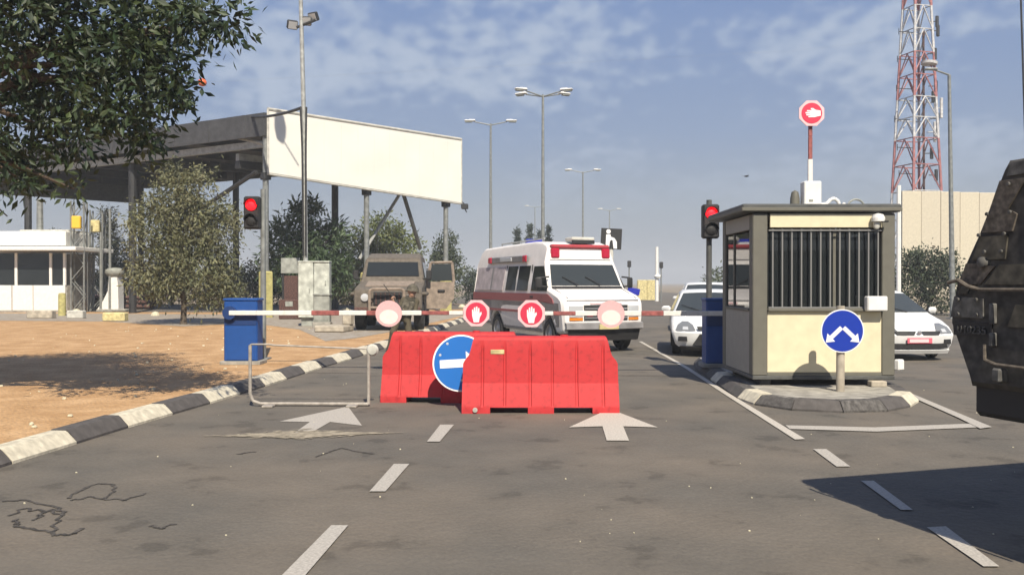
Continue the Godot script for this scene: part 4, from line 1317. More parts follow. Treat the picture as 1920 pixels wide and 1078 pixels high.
func build_gates() -> void:
	var z1 := 16.7
	var L := P(464, 597, z1)
	gate("blue barrier gate on the sandy verge with its striped boom lowered", V(L.x, KERB, -z1 + 0.27), 1.0, 4.42, 2.86, false)
	var R := P(1342, 597, 15.9)
	gate("blue barrier gate on the island beside the booth with boom lowered", V(R.x, KERB, -15.9), -1.0, 3.42, 2.05, false, 1.16, 0.40)
	gate("barrier gate behind the booth with its boom raised upright", V((1514 - CX) * 16.9 / F, KERB, -17.0), 1.0, 3.75, 0.0, true, 1.05, 0.40)
	var tl := P(490, 600, 17.4)
	traffic_light("two lamp traffic light showing red behind the left blue gate cabinet", V(tl.x, KERB, -17.4), V(-0.14, EYE + (HY - 400) * 17.4 / F - KERB, 0.05), 0.03, EYE + (HY - 355) * 17.4 / F - KERB)
	var tr := P(1330, 600, 16.6)
	traffic_light("two lamp traffic light showing red beside the cream guard booth", V(tr.x, KERB, -16.6), V(0, EYE + (HY - 416) * 16.6 / F - KERB, 0.03), 0.0, EYE + (HY - 375) * 16.6 / F - KERB)
	var f := G(1014, 776)
	red_barrier("front red plastic barrier with pale reflector and two fork slots", V(f.x, 0, f.z - 0.25), -0.01, true)
	var g := G(849, 757)
	red_barrier("rear red plastic barrier half hidden behind the leaning blue sign", V(g.x, 0, g.z - 0.30), -0.05, false)
	# blue arrow sign leaning on the rear barrier
	var sc := P(864, 681, 11.62)
	var s := thing("arrow_sign", "round blue sign with white arrow leaning between the red barriers", "sign", sc)
	s.rotation = V(-0.10, 0.0, 0.06)
	disc_sign(s, 0.365, M.sign_blue_light)
	S(); prism(arrow2(Vector2(0.24, 0.0), Vector2(-0.27, 0.0), 0.052, 0.15, 0.17), 0.004, 0.008); put("arrow", M.sign_white, s)
	S()
	for q in [[-0.16, 0.26], [-0.26, 0.12], [0.0, -0.22], [0.03, -0.23]]:
		prism(ngon(0.018, 6, 0.0, Vector2(q[0], q[1])), 0.004, 0.006)
	put("scuff", M.lamp_clear, s)
	for y in [-0.12, 0.12]:
		bx("back_rail", M.steel, s, V(0, y, -0.025), V(0.5, 0.04, 0.035), 0.005)
	# keep-either-side sign on the island
	var kz := 12.25
	var kp := P(1577, 735, kz)
	var k := thing("direction_sign", "round blue sign with two white arrows on a post before the booth", "sign", V(kp.x, KERB, -kz))
	var cy := EYE + (HY - 620) * kz / F - KERB
	S(); tube(Vector3.ZERO, V(0, cy + 0.335, 0), 0.055, 0.055, 12); put("post", M.pale_concrete, k)
	var pl := sub("sign_plate", k)
	pl.position = V(0, cy, 0.075)
	disc_sign(pl, 0.292, M.sign_blue)
	S(); prism(arrow2(Vector2(-0.225, -0.155), Vector2(-0.015, 0.045), 0.028, 0.075, 0.10), 0.004, 0.008); put("arrow", M.sign_white, pl)
	S(); prism(arrow2(Vector2(0.225, -0.155), Vector2(0.015, 0.045), 0.028, 0.075, 0.10), 0.004, 0.008); put("arrow", M.sign_white, pl)
	# bent tube frame standing on the road
	var fz := 11.75
	var fa := G(468, 762)
	var fr := thing("tube_frame", "grey bent steel tube frame standing on the road before the kerb", "frame", V(fa.x, 0, fa.z), 0.0)
	var w := (690.0 - 468.0) * fz / F
	var h := 0.79
	S()
	path([V(0.0, h, 0), V(0.0, 0.16, 0), V(0.035, 0.07, 0), V(0.13, 0.035, 0), V(w, 0.03, 0), V(w, h - 0.05, 0)], 0.022, 8)
	put("tube", M.tube_grey, fr)
	S(); path([V(0.0, h, 0), V(0.02, h + 0.012, 0), V(0.24, h + 0.012, 0), V(0.3, h + 0.0, -0.02), V(w, h - 0.05, -0.02)], 0.013, 6); put("top_rail", M.tube_grey, fr)
	S(); at(V(w + 0.05, h - 0.06, 0.0), 0, PI / 2); lathe([Vector2(0, -0.02), Vector2(0.075, -0.02), Vector2(0.08, 0.0), Vector2(0.06, 0.03), Vector2(0, 0.04)], 14); put("reflector", M.off_white, fr)
	for x in [0.26, w - 0.2]:
		bx("foot", M.tube_grey, fr, V(x, 0.015, 0), V(0.14, 0.03, 0.34), 0.008)

func build_booth() -> void:
	var z := 12.9
	var cx := 4.445
	var t := thing("guard_booth", "cream and grey guard booth with barred window on the traffic island", "guard booth", V(cx, KERB, -z))
	var X := func(px: float) -> float: return (px - CX) * z / F - cx
	var Y := func(py: float) -> float: return EYE + (HY - py) * z / F - KERB
	var w := 1.015
	var dp := 1.85
	var top: float = Y.call(400)
	for k in [-0.8, 0.8]:
		for q in [-0.15, -dp + 0.15]:
			bx("foot", M.dark_steel, t, V(k, 0.045, q), V(0.14, 0.09, 0.14), 0.01)
	bx("base_frame", M.grey_steel, t, V(0, 0.115, -dp / 2), V(w * 2, 0.055, dp), 0.008)
	bx("floor", M.grey_steel, t, V(0, 0.165, -dp / 2), V(w * 2 - 0.02, 0.04, dp - 0.02), 0.004)
	# corner posts
	var xl: float = X.call(1440)
	var xr: float = X.call(1655)
	for k in [[-w, xl], [xr, w]]:
		bx("corner_post", M.booth_frame, t, V((k[0] + k[1]) / 2, (top + 0.145) / 2, -0.10), V(k[1] - k[0], top - 0.145, 0.20), 0.012)
		bx("corner_post", M.booth_frame, t, V((k[0] + k[1]) / 2, (top + 0.145) / 2, -dp + 0.10), V(k[1] - k[0], top - 0.145, 0.20), 0.012)
	var sill: float = Y.call(584)
	var head: float = Y.call(430)
	# front wall
	bx("front_panel", M.cream, t, V((xl + xr) / 2, (0.19 + sill) / 2, -0.04), V(xr - xl - 0.004, sill - 0.19, 0.05), 0.006)
	bx("bottom_rail", M.booth_frame, t, V((xl + xr) / 2, 0.165, -0.05), V(xr - xl - 0.004, 0.045, 0.085), 0.005)
	bx("sill", M.booth_frame, t, V((xl + xr) / 2, sill + 0.022, -0.02), V(xr - xl - 0.004, 0.04, 0.12), 0.006)
	bx("head_panel", M.cream, t, V((X.call(1445) + xr) / 2, (head + top) / 2 + 0.01, -0.035), V(xr - X.call(1445), top - head - 0.03, 0.06), 0.006)
	bx("window_pane", M.pane, t, V((xl + xr) / 2, (sill + head) / 2 + 0.02, -0.10), V(xr - xl - 0.01, head - sill - 0.05, 0.008), 0.0)
	bx("window_mullion", M.booth_frame, t, V(X.call(1570), (sill + head) / 2 + 0.02, -0.10), V(0.05, head - sill - 0.05, 0.03), 0.004)
	for i in 12:
		var bxp: float = X.call(1450 + i * 18.0)
		bx("window_bar", M.bar, t, V(bxp, (sill + head) / 2 + 0.02, -0.015), V(0.022, head - sill - 0.03, 0.022), 0.003)
	for y in [sill + 0.055, head - 0.015]:
		bx("bar_rail", M.bar, t, V((xl + xr) / 2, y, 0.008), V(xr - xl - 0.02, 0.022, 0.018), 0.003)
	# side walls
	for sg in [-1.0, 1.0]:
		var xs: float = sg * (w - 0.03)
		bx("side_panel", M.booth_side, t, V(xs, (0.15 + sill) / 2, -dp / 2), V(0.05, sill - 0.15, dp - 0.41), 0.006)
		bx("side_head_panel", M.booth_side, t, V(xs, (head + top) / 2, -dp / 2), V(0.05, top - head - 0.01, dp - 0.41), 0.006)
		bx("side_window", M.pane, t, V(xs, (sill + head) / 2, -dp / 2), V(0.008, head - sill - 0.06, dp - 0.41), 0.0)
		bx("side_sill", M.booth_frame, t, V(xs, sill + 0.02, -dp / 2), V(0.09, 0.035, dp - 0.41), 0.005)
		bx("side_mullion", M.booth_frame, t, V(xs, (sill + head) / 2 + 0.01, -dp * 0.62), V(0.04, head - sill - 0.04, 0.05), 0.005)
	# back wall, ceiling and what stands inside
	bx("back_wall", M.interior, t, V(0, (0.15 + top) / 2, -dp + 0.03), V(xr - xl - 0.01, top - 0.15, 0.05), 0.005)
	bx("ceiling", M.interior, t, V(0, top - 0.02, -dp / 2), V(w * 2 - 0.45, 0.03, dp - 0.45), 0.0)
	bx("desk", M.interior, t, V(0, 0.95, -0.42), V(xr - xl - 0.05, 0.04, 0.45), 0.005)
	bx("monitor", M.black, t, V(0.25, 1.2, -0.45), V(0.46, 0.3, 0.05), 0.01)
	S(); box(V(-0.35, 0.72, -1.0), V(0.48, 0.08, 0.46), 0.03); box(V(-0.35, 1.08, -1.2), V(0.46, 0.62, 0.07), 0.03); tube(V(-0.35, 0.18, -1.0), V(-0.35, 0.7, -1.0), 0.03); put("chair", M.black, t)
	# roof
	bx("roof", M.booth_roof, t, V(-0.045, top + 0.075, -dp / 2 - 0.16), V(2.26, 0.115, dp + 0.43), 0.02)
	bx("roof_trim", M.booth_frame, t, V(-0.045, top + 0.055, -dp / 2 - 0.16), V(2.275, 0.05, dp + 0.445), 0.006)
	# camera on the right post, white box on the sill, lamp by the foot
	var cam := sub("security_camera", t)
	S(); at(V(X.call(1644), Y.call(412), 0.06)); lathe([Vector2(0, -0.03), Vector2(0.09, -0.03), Vector2(0.095, 0.02), Vector2(0.07, 0.07), Vector2(0, 0.09)], 16); tube(V(0, 0.0, 0), V(0, 0.02, -0.09), 0.035); put("hood", M.white, cam)
	S(); at(V(X.call(1641), Y.call(423), 0.06)); lathe([Vector2(0, -0.055), Vector2(0.03, -0.05), Vector2(0.045, -0.02), Vector2(0.045, 0.045), Vector2(0, 0.045)], 14); put("dome", M.off_white, cam)
	S(); at(V(X.call(1655), Y.call(416), 0.1)); box(Vector3.ZERO, V(0.09, 0.025, 0.05), 0.006); put("lens", M.black, cam)
	bx("intercom_box", M.white, t, V(X.call(1639), Y.call(569), 0.085), V(0.285, 0.21, 0.14), 0.015)
	S(); at(V(w + 0.06, 0.3, 0.0), 0.5); box(Vector3.ZERO, V(0.12, 0.16, 0.1), 0.02); tube(V(0, 0, -0.03), V(-0.1, 0, -0.1), 0.02); put("foot_lamp", M.white, t)
	bx("step_block", M.pale_concrete, t, V(X.call(1643), 0.04, 0.06), V(0.22, 0.08, 0.16), 0.01)
	# things on the roof
	var ry := top + 0.133
	var rz := -0.75
	var wb := thing("junction_box", "white metal box with a cable hose standing on the booth roof", "box", V(cx + (1523 - CX) * 13.6 / F - cx, KERB + ry, -z + rz))
	bx("housing", M.white, wb, V(0, 0.2, 0), V(0.26, 0.40, 0.2), 0.015)
	bx("base_plate", M.off_white, wb, V(0.02, 0.015, 0.02), V(0.42, 0.03, 0.3), 0.006)
	bx("latch", M.cabinet_grey, wb, V(-0.03, 0.11, 0.104), V(0.06, 0.03, 0.012), 0.003)
	S(); path([V(0.12, 0.05, 0.06), V(0.22, 0.06, 0.06), V(0.28, 0.13, 0.06), V(0.34, 0.14, 0.06), V(0.39, 0.10, 0.06), V(0.41, 0.03, 0.06), V(0.46, 0.03, 0.06), V(0.49, 0.07, 0.06)], 0.028, 8); put("hose", M.white, wb)
	S(); var arc: Array = []
	for i in 9:
		var a := PI * i / 8.0
		arc.append(V(0.66 - cos(a) * 0.13, 0.0 + sin(a) * 0.13, 0.05))
	path(arc, 0.016, 6); put("cable_loop", M.cabinet_grey, wb)
	var dm := thing("roof_horn", "grey green rounded housing standing on the booth roof", "housing", V((1491 - CX) * 13.7 / F, KERB + ry, -13.7))
	S(); lathe([Vector2(0, 0), Vector2(0.075, 0), Vector2(0.07, 0.16), Vector2(0.05, 0.25), Vector2(0, 0.28)], 14); put("body", M.booth_frame, dm)
	S(); lathe([Vector2(0, -0.001), Vector2(0.10, -0.001), Vector2(0.10, 0.02), Vector2(0.074, 0.022)], 14); put("base", M.grey_steel, dm)

func build_far_things() -> void:
	# dark hitch-point sign behind the ambulance
	var z := 34.0
	var c := P(1146, 448, z)
	var t := thing("hitchhiking_sign", "dark square sign with a white seated figure mark on a post", "sign", V(c.x, 0, c.z), 0.0)
	var s := 0.39
	S(); at(V(0, c.y, 0.06), 0, 0, -0.05); box(Vector3.ZERO, V(s * 2, s * 2, 0.05), 0.01); put("board", M.black, t)
	S(); at(V(0, c.y, 0.09), 0, 0, -0.05)
	prism(PackedVector2Array([Vector2(-0.20, -0.36), Vector2(-0.07, -0.36), Vector2(-0.05, -0.10), Vector2(-0.01, -0.04), Vector2(0.05, -0.06), Vector2(0.10, -0.36), Vector2(0.23, -0.36), Vector2(0.21, -0.10), Vector2(0.12, 0.03), Vector2(-0.02, 0.08), Vector2(-0.04, 0.17), Vector2(-0.20, 0.16)]), -0.002, 0.004)
	prism(ngon(0.085, 14, 0.0, Vector2(-0.12, 0.27)), -0.002, 0.004)
	put("figure", M.sign_white, t)
	S(); tube(Vector3.ZERO, V(0, c.y + 0.3, 0), 0.11, 0.08, 8); put("post", M.off_white, t)
	# small blue direction plate by the ambulance mirror
	var bz := 31.0
	var bp := P(1188, 546, bz)
	var bs := thing("direction_plate", "small dark blue road plate on a short post beside the ambulance bonnet", "sign", V(bp.x, 0, bp.z))
	S(); at(V(0, bp.y, 0.05), 0, 0, -0.2); box(Vector3.ZERO, V(0.42, 0.22, 0.03), 0.01); put("plate", M.lamp_blue, bs)
	S(); tube(Vector3.ZERO, V(0, bp.y + 0.1, 0), 0.04); put("post", M.steel, bs)
	# far white post and yellow wall
	var wz := 78.0
	var wp := P(1232, 560, wz)
	var wt := thing("marker_post", "white post with a round white foot far down the road", "post", V(wp.x, 0, wp.z))
	S(); tube(V(0, 0, 0), V(0, EYE + (HY - 463) * wz / F, 0), 0.16, 0.14); put("post", M.white, wt)
	S(); at(V(0.1, EYE + (HY - 518) * wz / F, 0)); lathe([Vector2(0, -0.2), Vector2(0.3, -0.16), Vector2(0.36, 0), Vector2(0.25, 0.14), Vector2(0, 0.18)], 14); put("collar", M.white, wt)
	var yz := 84.0
	var ya := P(1195, 560, yz)
	var yw := thing("yellow_wall", "low pale yellow wall far down the road", "wall", V(ya.x, 0, ya.z))
	for i in 2:
		bx("wall_block", M.yellow_pale, yw, V(0.45 + i * 0.9, 0.9, 0), V(0.89, 1.9, 0.4), 0.04)
	for k in [[1240, 497, 72.0, "small dark traffic signal on a pole far down the road"], [1180, 495, 70.0, "small dark lamp on a pole beside the hitch sign post"]]:
		var q := P(k[0], k[1], k[2])
		var ft := thing("far_signal", k[3], "signal", V(q.x, 0, q.z))
		S(); tube(Vector3.ZERO, V(0, q.y, 0), 0.05); put("pole", M.steel, ft)
		bx("head", M.black, ft, V(0, q.y, 0.06), V(0.28, 0.5, 0.2), 0.04)
	# pale distance markers and low far kerbs on the left of the road
	for k in [[545, 592, 0.36, "large white painted stone at the foot of the yellow post sleeve"], [822, 577, 0.40, "round pale yellow stone before the last billboard post"], [648, 588, 0.30, "white stone beside the grey utility cabinet"], [866, 577, 0.22, "small pale stone on the pavement near the ambulance"], [785, 582, 0.2, "small pale stone under the open jeep door"], [142, 588, 0.24, "small pale stone lying on the pavement by the yellow bollard"], [290, 592, 0.2, "small white stone lying under the olive tree"]]:
		var g := G(k[0], k[1], KERB)
		S()
		var r: float = k[2]
		var n1 := 7
		var rr: Array = []
		for i in n1 + 1:
			rr.append(Vector2(sin(PI * 0.5 * (1.0 - float(i) / n1)) * r * rng.randf_range(0.94, 1.06) if i < n1 else 0.0, r * 0.95 * sin(PI * 0.5 * float(i) / n1)))
		rr.insert(0, Vector2(r * 0.9, -0.03))
		lathe(rr, 14)
		var o := put("painted_stone", M.stone_white, self)
		o.position = V(g.x, KERB, g.z)
		tag(o, k[3], "stone")
	# utility cabinets
	var uz := 30.6
	var ub := P(590, 612, uz)
	var u := thing("utility_cabinet", "tall white double utility cabinet at the edge of the verge", "cabinet", V(ub.x, KERB, ub.z))
	var m := uz / F
	var gy := 530.0 + (EYE - KERB) * F / uz
	bx("left_cabinet", M.cabinet_white, u, V(-15 * m, (gy - 492) * m / 2 + 0.15, 0), V(28 * m, (gy - 492) * m - 0.3, 0.4), 0.015)
	bx("right_cabinet", M.cabinet_white, u, V(14.5 * m, (gy - 494) * m - (62 * m) / 2, 0), V(29 * m, 66 * m, 0.36), 0.015)
	bx("frame", M.cabinet_grey, u, V(0, 0.35, -0.05), V(50 * m, 0.7, 0.24), 0.01)
	bx("top_cap", M.cabinet_white, u, V(0, (gy - 491.5) * m + 0.012, 0), V(59 * m, 0.05, 0.44), 0.01)
	bx("door_seam", M.cabinet_grey, u, V(-0.5 * m, (gy - 545) * m, 0.19), V(0.02, 1.1, 0.01), 0.002)
	for k in [[-8.0, 545.0], [22.0, 530.0]]:
		bx("handle", M.cabinet_grey, u, V(k[0] * m, (gy - k[1]) * m, 0.215), V(0.03, 0.14, 0.03), 0.005)
	var sg := P(604, 612, 29.6)
	var so := thing("meter_cabinet", "small grey meter cabinet standing before the white utility cabinet", "cabinet", V(sg.x, KERB, sg.z))
	bx("housing", M.cabinet_grey, so, V(0, 0.62, 0), V(0.52, 0.88, 0.34), 0.02)
	bx("plinth", M.concrete, so, V(0, 0.09, 0), V(0.58, 0.2, 0.4), 0.02)
	bx("lid", M.cabinet_grey, so, V(0, 1.08, 0), V(0.56, 0.05, 0.4), 0.01)
	bx("door", M.cabinet_grey, so, V(0, 0.62, 0.172), V(0.44, 0.76, 0.02), 0.006)
	var cb := G(626, 622, KERB)
	var co := thing("concrete_bench", "pale rough concrete slab lying on the verge below the cabinets", "slab", V(cb.x, KERB, cb.z), -0.15)
	bx("slab", M.pale_concrete, co, V(0, 0.1, 0), V(0.9, 0.2, 1.0), 0.04)
	bx("upright_block", M.pale_concrete, co, V(0.33, 0.42, -0.3), V(0.28, 0.44, 0.3), 0.03)
	# grey board on a dark frame next to the cabinets
	var nb := P(544, 594, 36.5)
	var nt := thing("notice_board", "grey board on a dark steel frame left of the white utility cabinet", "board", V(nb.x, KERB, nb.z))
	bx("board", M.cabinet_grey, nt, V(0, 2.15, 0), V(0.76, 0.62, 0.08), 0.015)
	for x in [-0.32, 0.32]:
		S(); tube(V(x, 0, -0.06), V(x, 2.4, -0.06), 0.045); put("leg", M.dark_steel, nt)
	bx("back_plate", M.rust, nt, V(0.02, 1.2, -0.05), V(0.58, 1.1, 0.04), 0.01)
	bx("stand_box", M.rust, nt, V(0, 0.4, -0.02), V(0.84, 0.78, 0.5), 0.03)
	bx("small_plate", M.cabinet_grey, nt, V(0.0, 0.62, 0.24), V(0.3, 0.2, 0.02), 0.005)
	# orange ball high in the air, and a bird
	var bo := P(379, 155, 62.0)
	S(); var pr: Array = []
	for i in 11:
		pr.append(Vector2(sin(PI * i / 10.0) * 0.30, -cos(PI * i / 10.0) * 0.27))
	lathe(pr, 18)
	var ball := put("marker_ball", M.orange_ball, self); ball.position = bo
	tag(ball, "small orange marker ball on a thin line high in the sky", "marker ball")
	S()
	var l0 := P(379, 155, 62.0) + V(-60, 3.0, -10)
	var l1 := P(379, 155, 62.0) + V(90, 14.0, -30)
	var lp: Array = []
	lp = [l0, l0.lerp(bo, 0.5) + V(0, -0.3, 0), bo, bo.lerp(l1, 0.5) + V(0, -1.0, 0), l1]
	path(lp, 0.004, 4)
	var ln := put("marker_line", M.pale_steel, self)
	tag(ln, "hair thin line that carries the orange marker ball", "line")
	var bd := P(1400, 331, 30.0)
	S(); at(bd, 0.4)
	tube(V(-0.09, 0, 0), V(0.0, 0.01, 0), 0.012, 0.03, 8); tube(V(0.0, 0.01, 0), V(0.09, 0.015, 0), 0.03, 0.012, 8)
	tri(V(-0.03, 0.01, 0), V(0.05, 0.01, 0), V(-0.02, 0.045, 0.15)); tri(V(-0.03, 0.01, 0), V(0.05, 0.01, 0), V(-0.02, 0.045, -0.15))
	tri(V(-0.08, 0, 0), V(-0.15, 0.01, 0.03), V(-0.15, 0.01, -0.03))
	var bird := put("bird", M.black, self)
	tag(bird, "small dark bird in flight left of the guard booth roof", "bird")

func arch(xc: float, r: float, y: float, n := 9) -> Array:
	# wheel arch points from front to rear along the sill line y, seen from the side
	var out: Array = []
	for i in n + 1:
		var a := PI * i / n
		out.append(Vector2(xc + cos(a) * r, y + sin(a) * r * 0.98))
	return out

func wheel(parent: Node, c: Vector3, r: float, w: float, sg: float, rim_m: Material) -> void:
	var g := sub("wheel", parent)
	S(); at(c, 0, PI / 2 * sg)
	lathe([Vector2(r * 0.62, -w / 2), Vector2(r * 0.92, -w / 2), Vector2(r, -w * 0.36), Vector2(r, w * 0.36), Vector2(r * 0.92, w / 2), Vector2(r * 0.64, w / 2), Vector2(r * 0.62, w * 0.3)], 26)
	put("tyre", M.rubber, g)
	S(); at(c, 0, PI / 2 * sg)
	lathe([Vector2(r * 0.63, w * 0.42), Vector2(r * 0.55, w * 0.28), Vector2(r * 0.22, w * 0.36), Vector2(r * 0.16, w * 0.44), Vector2(0, w * 0.44)], 20)
	put("rim", rim_m, g)

func poly(a: Array) -> Array:
	var o: Array = []
	for q in a:
		o.append(Vector2(q[0], q[1]))
	return o

# ---- ambulance: high roofed van, +x forward, +z its right flank
func build_ambulance() -> void:
	var a := deg_to_rad(22.0)
	var fwd := V(sin(a), 0, cos(a))
	var front := gz(2.17, 20.7)
	var Lg := 5.6
	var base := front - fwd * Lg
	var t := thing("ambulance", "white high roofed ambulance van with red stripe and red roof lamps", "ambulance", base, a - PI / 2)
	var W := 1.05
	var wf := func(x: float, y: float) -> float:
		if y < 1.35:
			return W - 0.06 * clampf((0.75 - y) / 0.35, 0, 1)
		if y > 2.1:
			return W - 0.115 - 0.14 * clampf((y - 2.1) / 0.5, 0, 1)
		return W - 0.115 * (y - 1.35) / 0.75
	warp = func(p: Vector3) -> Vector3:
		if p.x > 4.2:
			p.x -= 0.16 * pow(absf(p.z), 2.2) * clampf((p.x - 4.2) / 1.0, 0, 1)
		return p
	S()
	var prof := poly([[-0.60, 0.55], [-0.60, 1.2], [-0.54, 2.1], [-0.42, 2.45], [-0.25, 2.56], [1.5, 2.60], [3.3, 2.62], [3.8, 2.60], [4.10, 2.52], [4.20, 2.42], [4.24, 2.12], [4.28, 2.06], [4.64, 1.50], [4.72, 1.455], [5.36, 1.30], [5.52, 1.22], [5.58, 1.12], [5.60, 0.98], [5.60, 0.52], [5.52, 0.44]])
	prof.append_array(arch(4.72, 0.44, 0.42))
	prof.append(Vector2(4.2, 0.40)); prof.append(Vector2(1.75, 0.40))
	prof.append_array(arch(1.25, 0.44, 0.42))
	prof.append(Vector2(0.7, 0.44))
	hull(prof, wf, 0.05)
	put("body", M.van_white, t, 34.0)
	# lower grey half and the stripe, as thin sheets on both flanks
	for sg in [1.0, -1.0]:
		S()
		var low := poly([[0.03, 0.56], [0.03, 1.14], [5.1, 1.14], [5.40, 1.02], [5.45, 0.56], [5.2, 0.55]])
		low.append_array(arch(4.72, 0.46, 0.44))
		low.append(Vector2(4.2, 0.43)); low.append(Vector2(1.75, 0.43))
		low.append_array(arch(1.25, 0.46, 0.44))
		# split into convex strips
		for k in [[-0.55, 0.77, 0.50], [1.73, 4.24, 0.43], [5.2, 5.42, 0.58]]:
			side(poly([[k[0], k[2]], [k[1], k[2]], [k[1], 1.13], [k[0], 1.13]]), wf, sg, 0.006)
		for c in [1.25, 4.72]:
			for i in 8:
				var x0: float = c - 0.48 + 0.12 * i
				var x1: float = x0 + 0.12
				var y0: float = 0.44 + sqrt(maxf(0.0, 0.2116 - pow(x0 - c, 2)))
				var y1: float = 0.44 + sqrt(maxf(0.0, 0.2116 - pow(x1 - c, 2)))
				side(poly([[x0, y0], [x1, y1], [x1, 1.13], [x0, 1.13]]), wf, sg, 0.006)
		put("lower_panel", M.van_grey, t)
		S(); side(poly([[-0.55, 1.14], [4.9, 1.14], [5.15, 1.10], [5.05, 1.22], [4.7, 1.34], [-0.54, 1.34]]), wf, sg, 0.007); put("red_stripe", M.van_stripe, t)
		S(); side(poly([[-0.55, 0.86], [4.22, 0.86], [4.22, 0.92], [-0.55, 0.92]]), wf, sg, 0.009); put("thin_stripe", M.van_stripe, t)
		S(); side(poly([[-0.42, 1.40], [1.70, 1.40], [1.74, 2.02], [-0.36, 2.02]]), wf, sg, 0.008); put("frosted_window", M.frosted, t)
		S(); side(poly([[0.78, 1.41], [0.90, 1.41], [0.92, 2.01], [0.80, 2.01]]), wf, sg, 0.011); put("window_bar", M.van_grey, t)
		for k in [[1.92, 2.56], [2.68, 3.38]]:
			S(); side(poly([[k[0], 1.40], [k[1], 1.40], [k[1] + 0.02, 2.02], [k[0] + 0.02, 2.02]]), wf, sg, 0.008); put("side_window", M.glass_dark, t)
		S(); side(poly([[3.62, 1.40], [4.66, 1.40], [4.62, 1.52], [4.20, 2.0], [3.64, 2.0]]), wf, sg, 0.008); put("door_window", M.glass_dark, t)
		for x in [1.82, 3.5, 4.72]:
			if x < 4.7:
				S(); side(poly([[x, 0.48], [x + 0.014, 0.48], [x + 0.014, 2.04], [x, 2.04]]), wf, sg, 0.010); put("door_seam", M.black, t)
		S(); box(V(3.70, 1.26, sg * (W + 0.015)), V(0.16, 0.04, 0.03), 0.008); put("door_handle", M.black, t)
		# lamp strip above the side windows
		S(); box(V(1.85, 2.20, sg * (W - 0.10)), V(2.7, 0.16, 0.05), 0.012); put("lamp_strip", M.van_grey, t)
		for x in [0.62, 3.08]:
			S(); box(V(x, 2.20, sg * (W - 0.075)), V(0.22, 0.17, 0.06), 0.02); put("side_lamp", M.lamp_red, t)
		S(); box(V(1.8, 2.20, sg * (W - 0.07)), V(0.8, 0.10, 0.03), 0.01); put("scene_lamp", M.lamp_clear, t)
		# mirror
		var mr := sub("mirror", t)
		S(); box(V(4.60, 1.60, sg * (W + 0.17)), V(0.10, 0.26, 0.15), 0.03); put("housing", M.black, mr)
		S(); tube(V(4.60, 1.50, sg * (W - 0.06)), V(4.60, 1.52, sg * (W + 0.16)), 0.02); tube(V(4.60, 1.74, sg * (W - 0.08)), V(4.60, 1.72, sg * (W + 0.16)), 0.02); put("bracket", M.black, mr)
		wheel(t, V(1.25, 0.38, sg * (W - 0.14)), 0.38, 0.24, sg, M.rim)
		wheel(t, V(4.72, 0.38, sg * (W - 0.14)), 0.38, 0.24, sg, M.rim)
	# windscreen, bonnet seam, grille, lamps, bumper
	S(); across([[4.625, 1.53, 0.92], [4.305, 2.03, 0.84]], 0.012); put("windscreen", M.glass_grey, t)
	for zz in [-0.35, 0.25]:
		S(); tube(V(4.68, 1.53, zz), V(4.53, 1.74, zz + 0.36), 0.012, 0.012, 5); put("wiper", M.black, t)
	S(); across([[4.645, 1.505, 0.93], [4.73, 1.46, 0.93]], 0.012); put("cowl", M.black, t)
	S(); across([[5.53, 1.205, 0.93], [5.55, 1.175, 0.93]], 0.008); put("bonnet_edge", M.van_grey, t)
	for sg in [1.0, -1.0]:
		S(); tube(V(4.74, 1.462, sg * 0.90), V(5.50, 1.245, sg * 0.88), 0.008, 0.008, 5); put("bonnet_seam", M.van_grey, t)
	S(); across([[5.60, 1.09, 0.56], [5.60, 0.74, 0.56]], 0.012); put("grille", M.dark_steel, t)
	for y in [0.80, 0.87, 0.94, 1.01]:
		S(); across([[5.615, y + 0.014, 0.55], [5.615, y - 0.014, 0.55]], 0.010); put("grille_bar", M.chrome, t)
	for sg in [1.0, -1.0]:
		S(); across([[5.60, 1.07, 0.15], [5.60, 0.82, 0.15]], 0.016, 4, sg * 0.74); put("headlight", M.lamp_clear, t)
		S(); across([[5.60, 0.80, 0.15], [5.60, 0.74, 0.15]], 0.016, 3, sg * 0.74); put("indicator", M.lamp_orange, t)
		S(); box(V(5.60, 0.87, sg * 0.42), V(0.05, 0.10, 0.16), 0.02); put("grille_lamp", M.lamp_red, t)
	S(); across([[5.58, 0.68, 0.99], [5.68, 0.66, 0.99], [5.69, 0.56, 0.99], [5.59, 0.53, 0.99]], 0.02); put("bumper", M.van_grey, t)
	S(); across([[5.62, 0.52, 0.93], [5.56, 0.28, 0.90]], 0.01); put("lower_apron", M.black, t)
	S(); box(V(5.72, 0.60, 0), V(0.02, 0.12, 0.5), 0.005); put("number_plate", M.yellow_pale, t)
	S(); across([[5.575, 1.155, 0.40], [5.59, 1.11, 0.40]], 0.010); put("badge_strip", M.sign_pink, t)
	# roof cap with red lamps and light bar
	S(); across([[4.205, 2.44, 0.76], [4.245, 2.16, 0.82]], 0.02); put("roof_cap_panel", M.van_white, t)
	for sg in [1.0, -1.0]:
		S(); box(V(4.24, 2.31, sg * 0.68), V(0.12, 0.24, 0.22), 0.03); put("roof_lamp", M.lamp_red, t)
	S(); box(V(4.20, 2.47, 0), V(0.20, 0.10, 1.56), 0.035); put("light_bar", M.light_bar_red, t)
	S(); box(V(4.0, 2.66, -0.1), V(0.42, 0.10, 0.62), 0.03); put("roof_unit", M.off_white, t)
	S(); box(V(4.19, 2.585, -0.1), V(0.06, 0.09, 0.6), 0.01); put("roof_unit_grille", M.dark_steel, t)
	S(); box(V(1.5, 2.70, 0.05), V(0.16, 0.15, 0.46), 0.03); put("blue_beacon", M.lamp_blue, t)
	S()
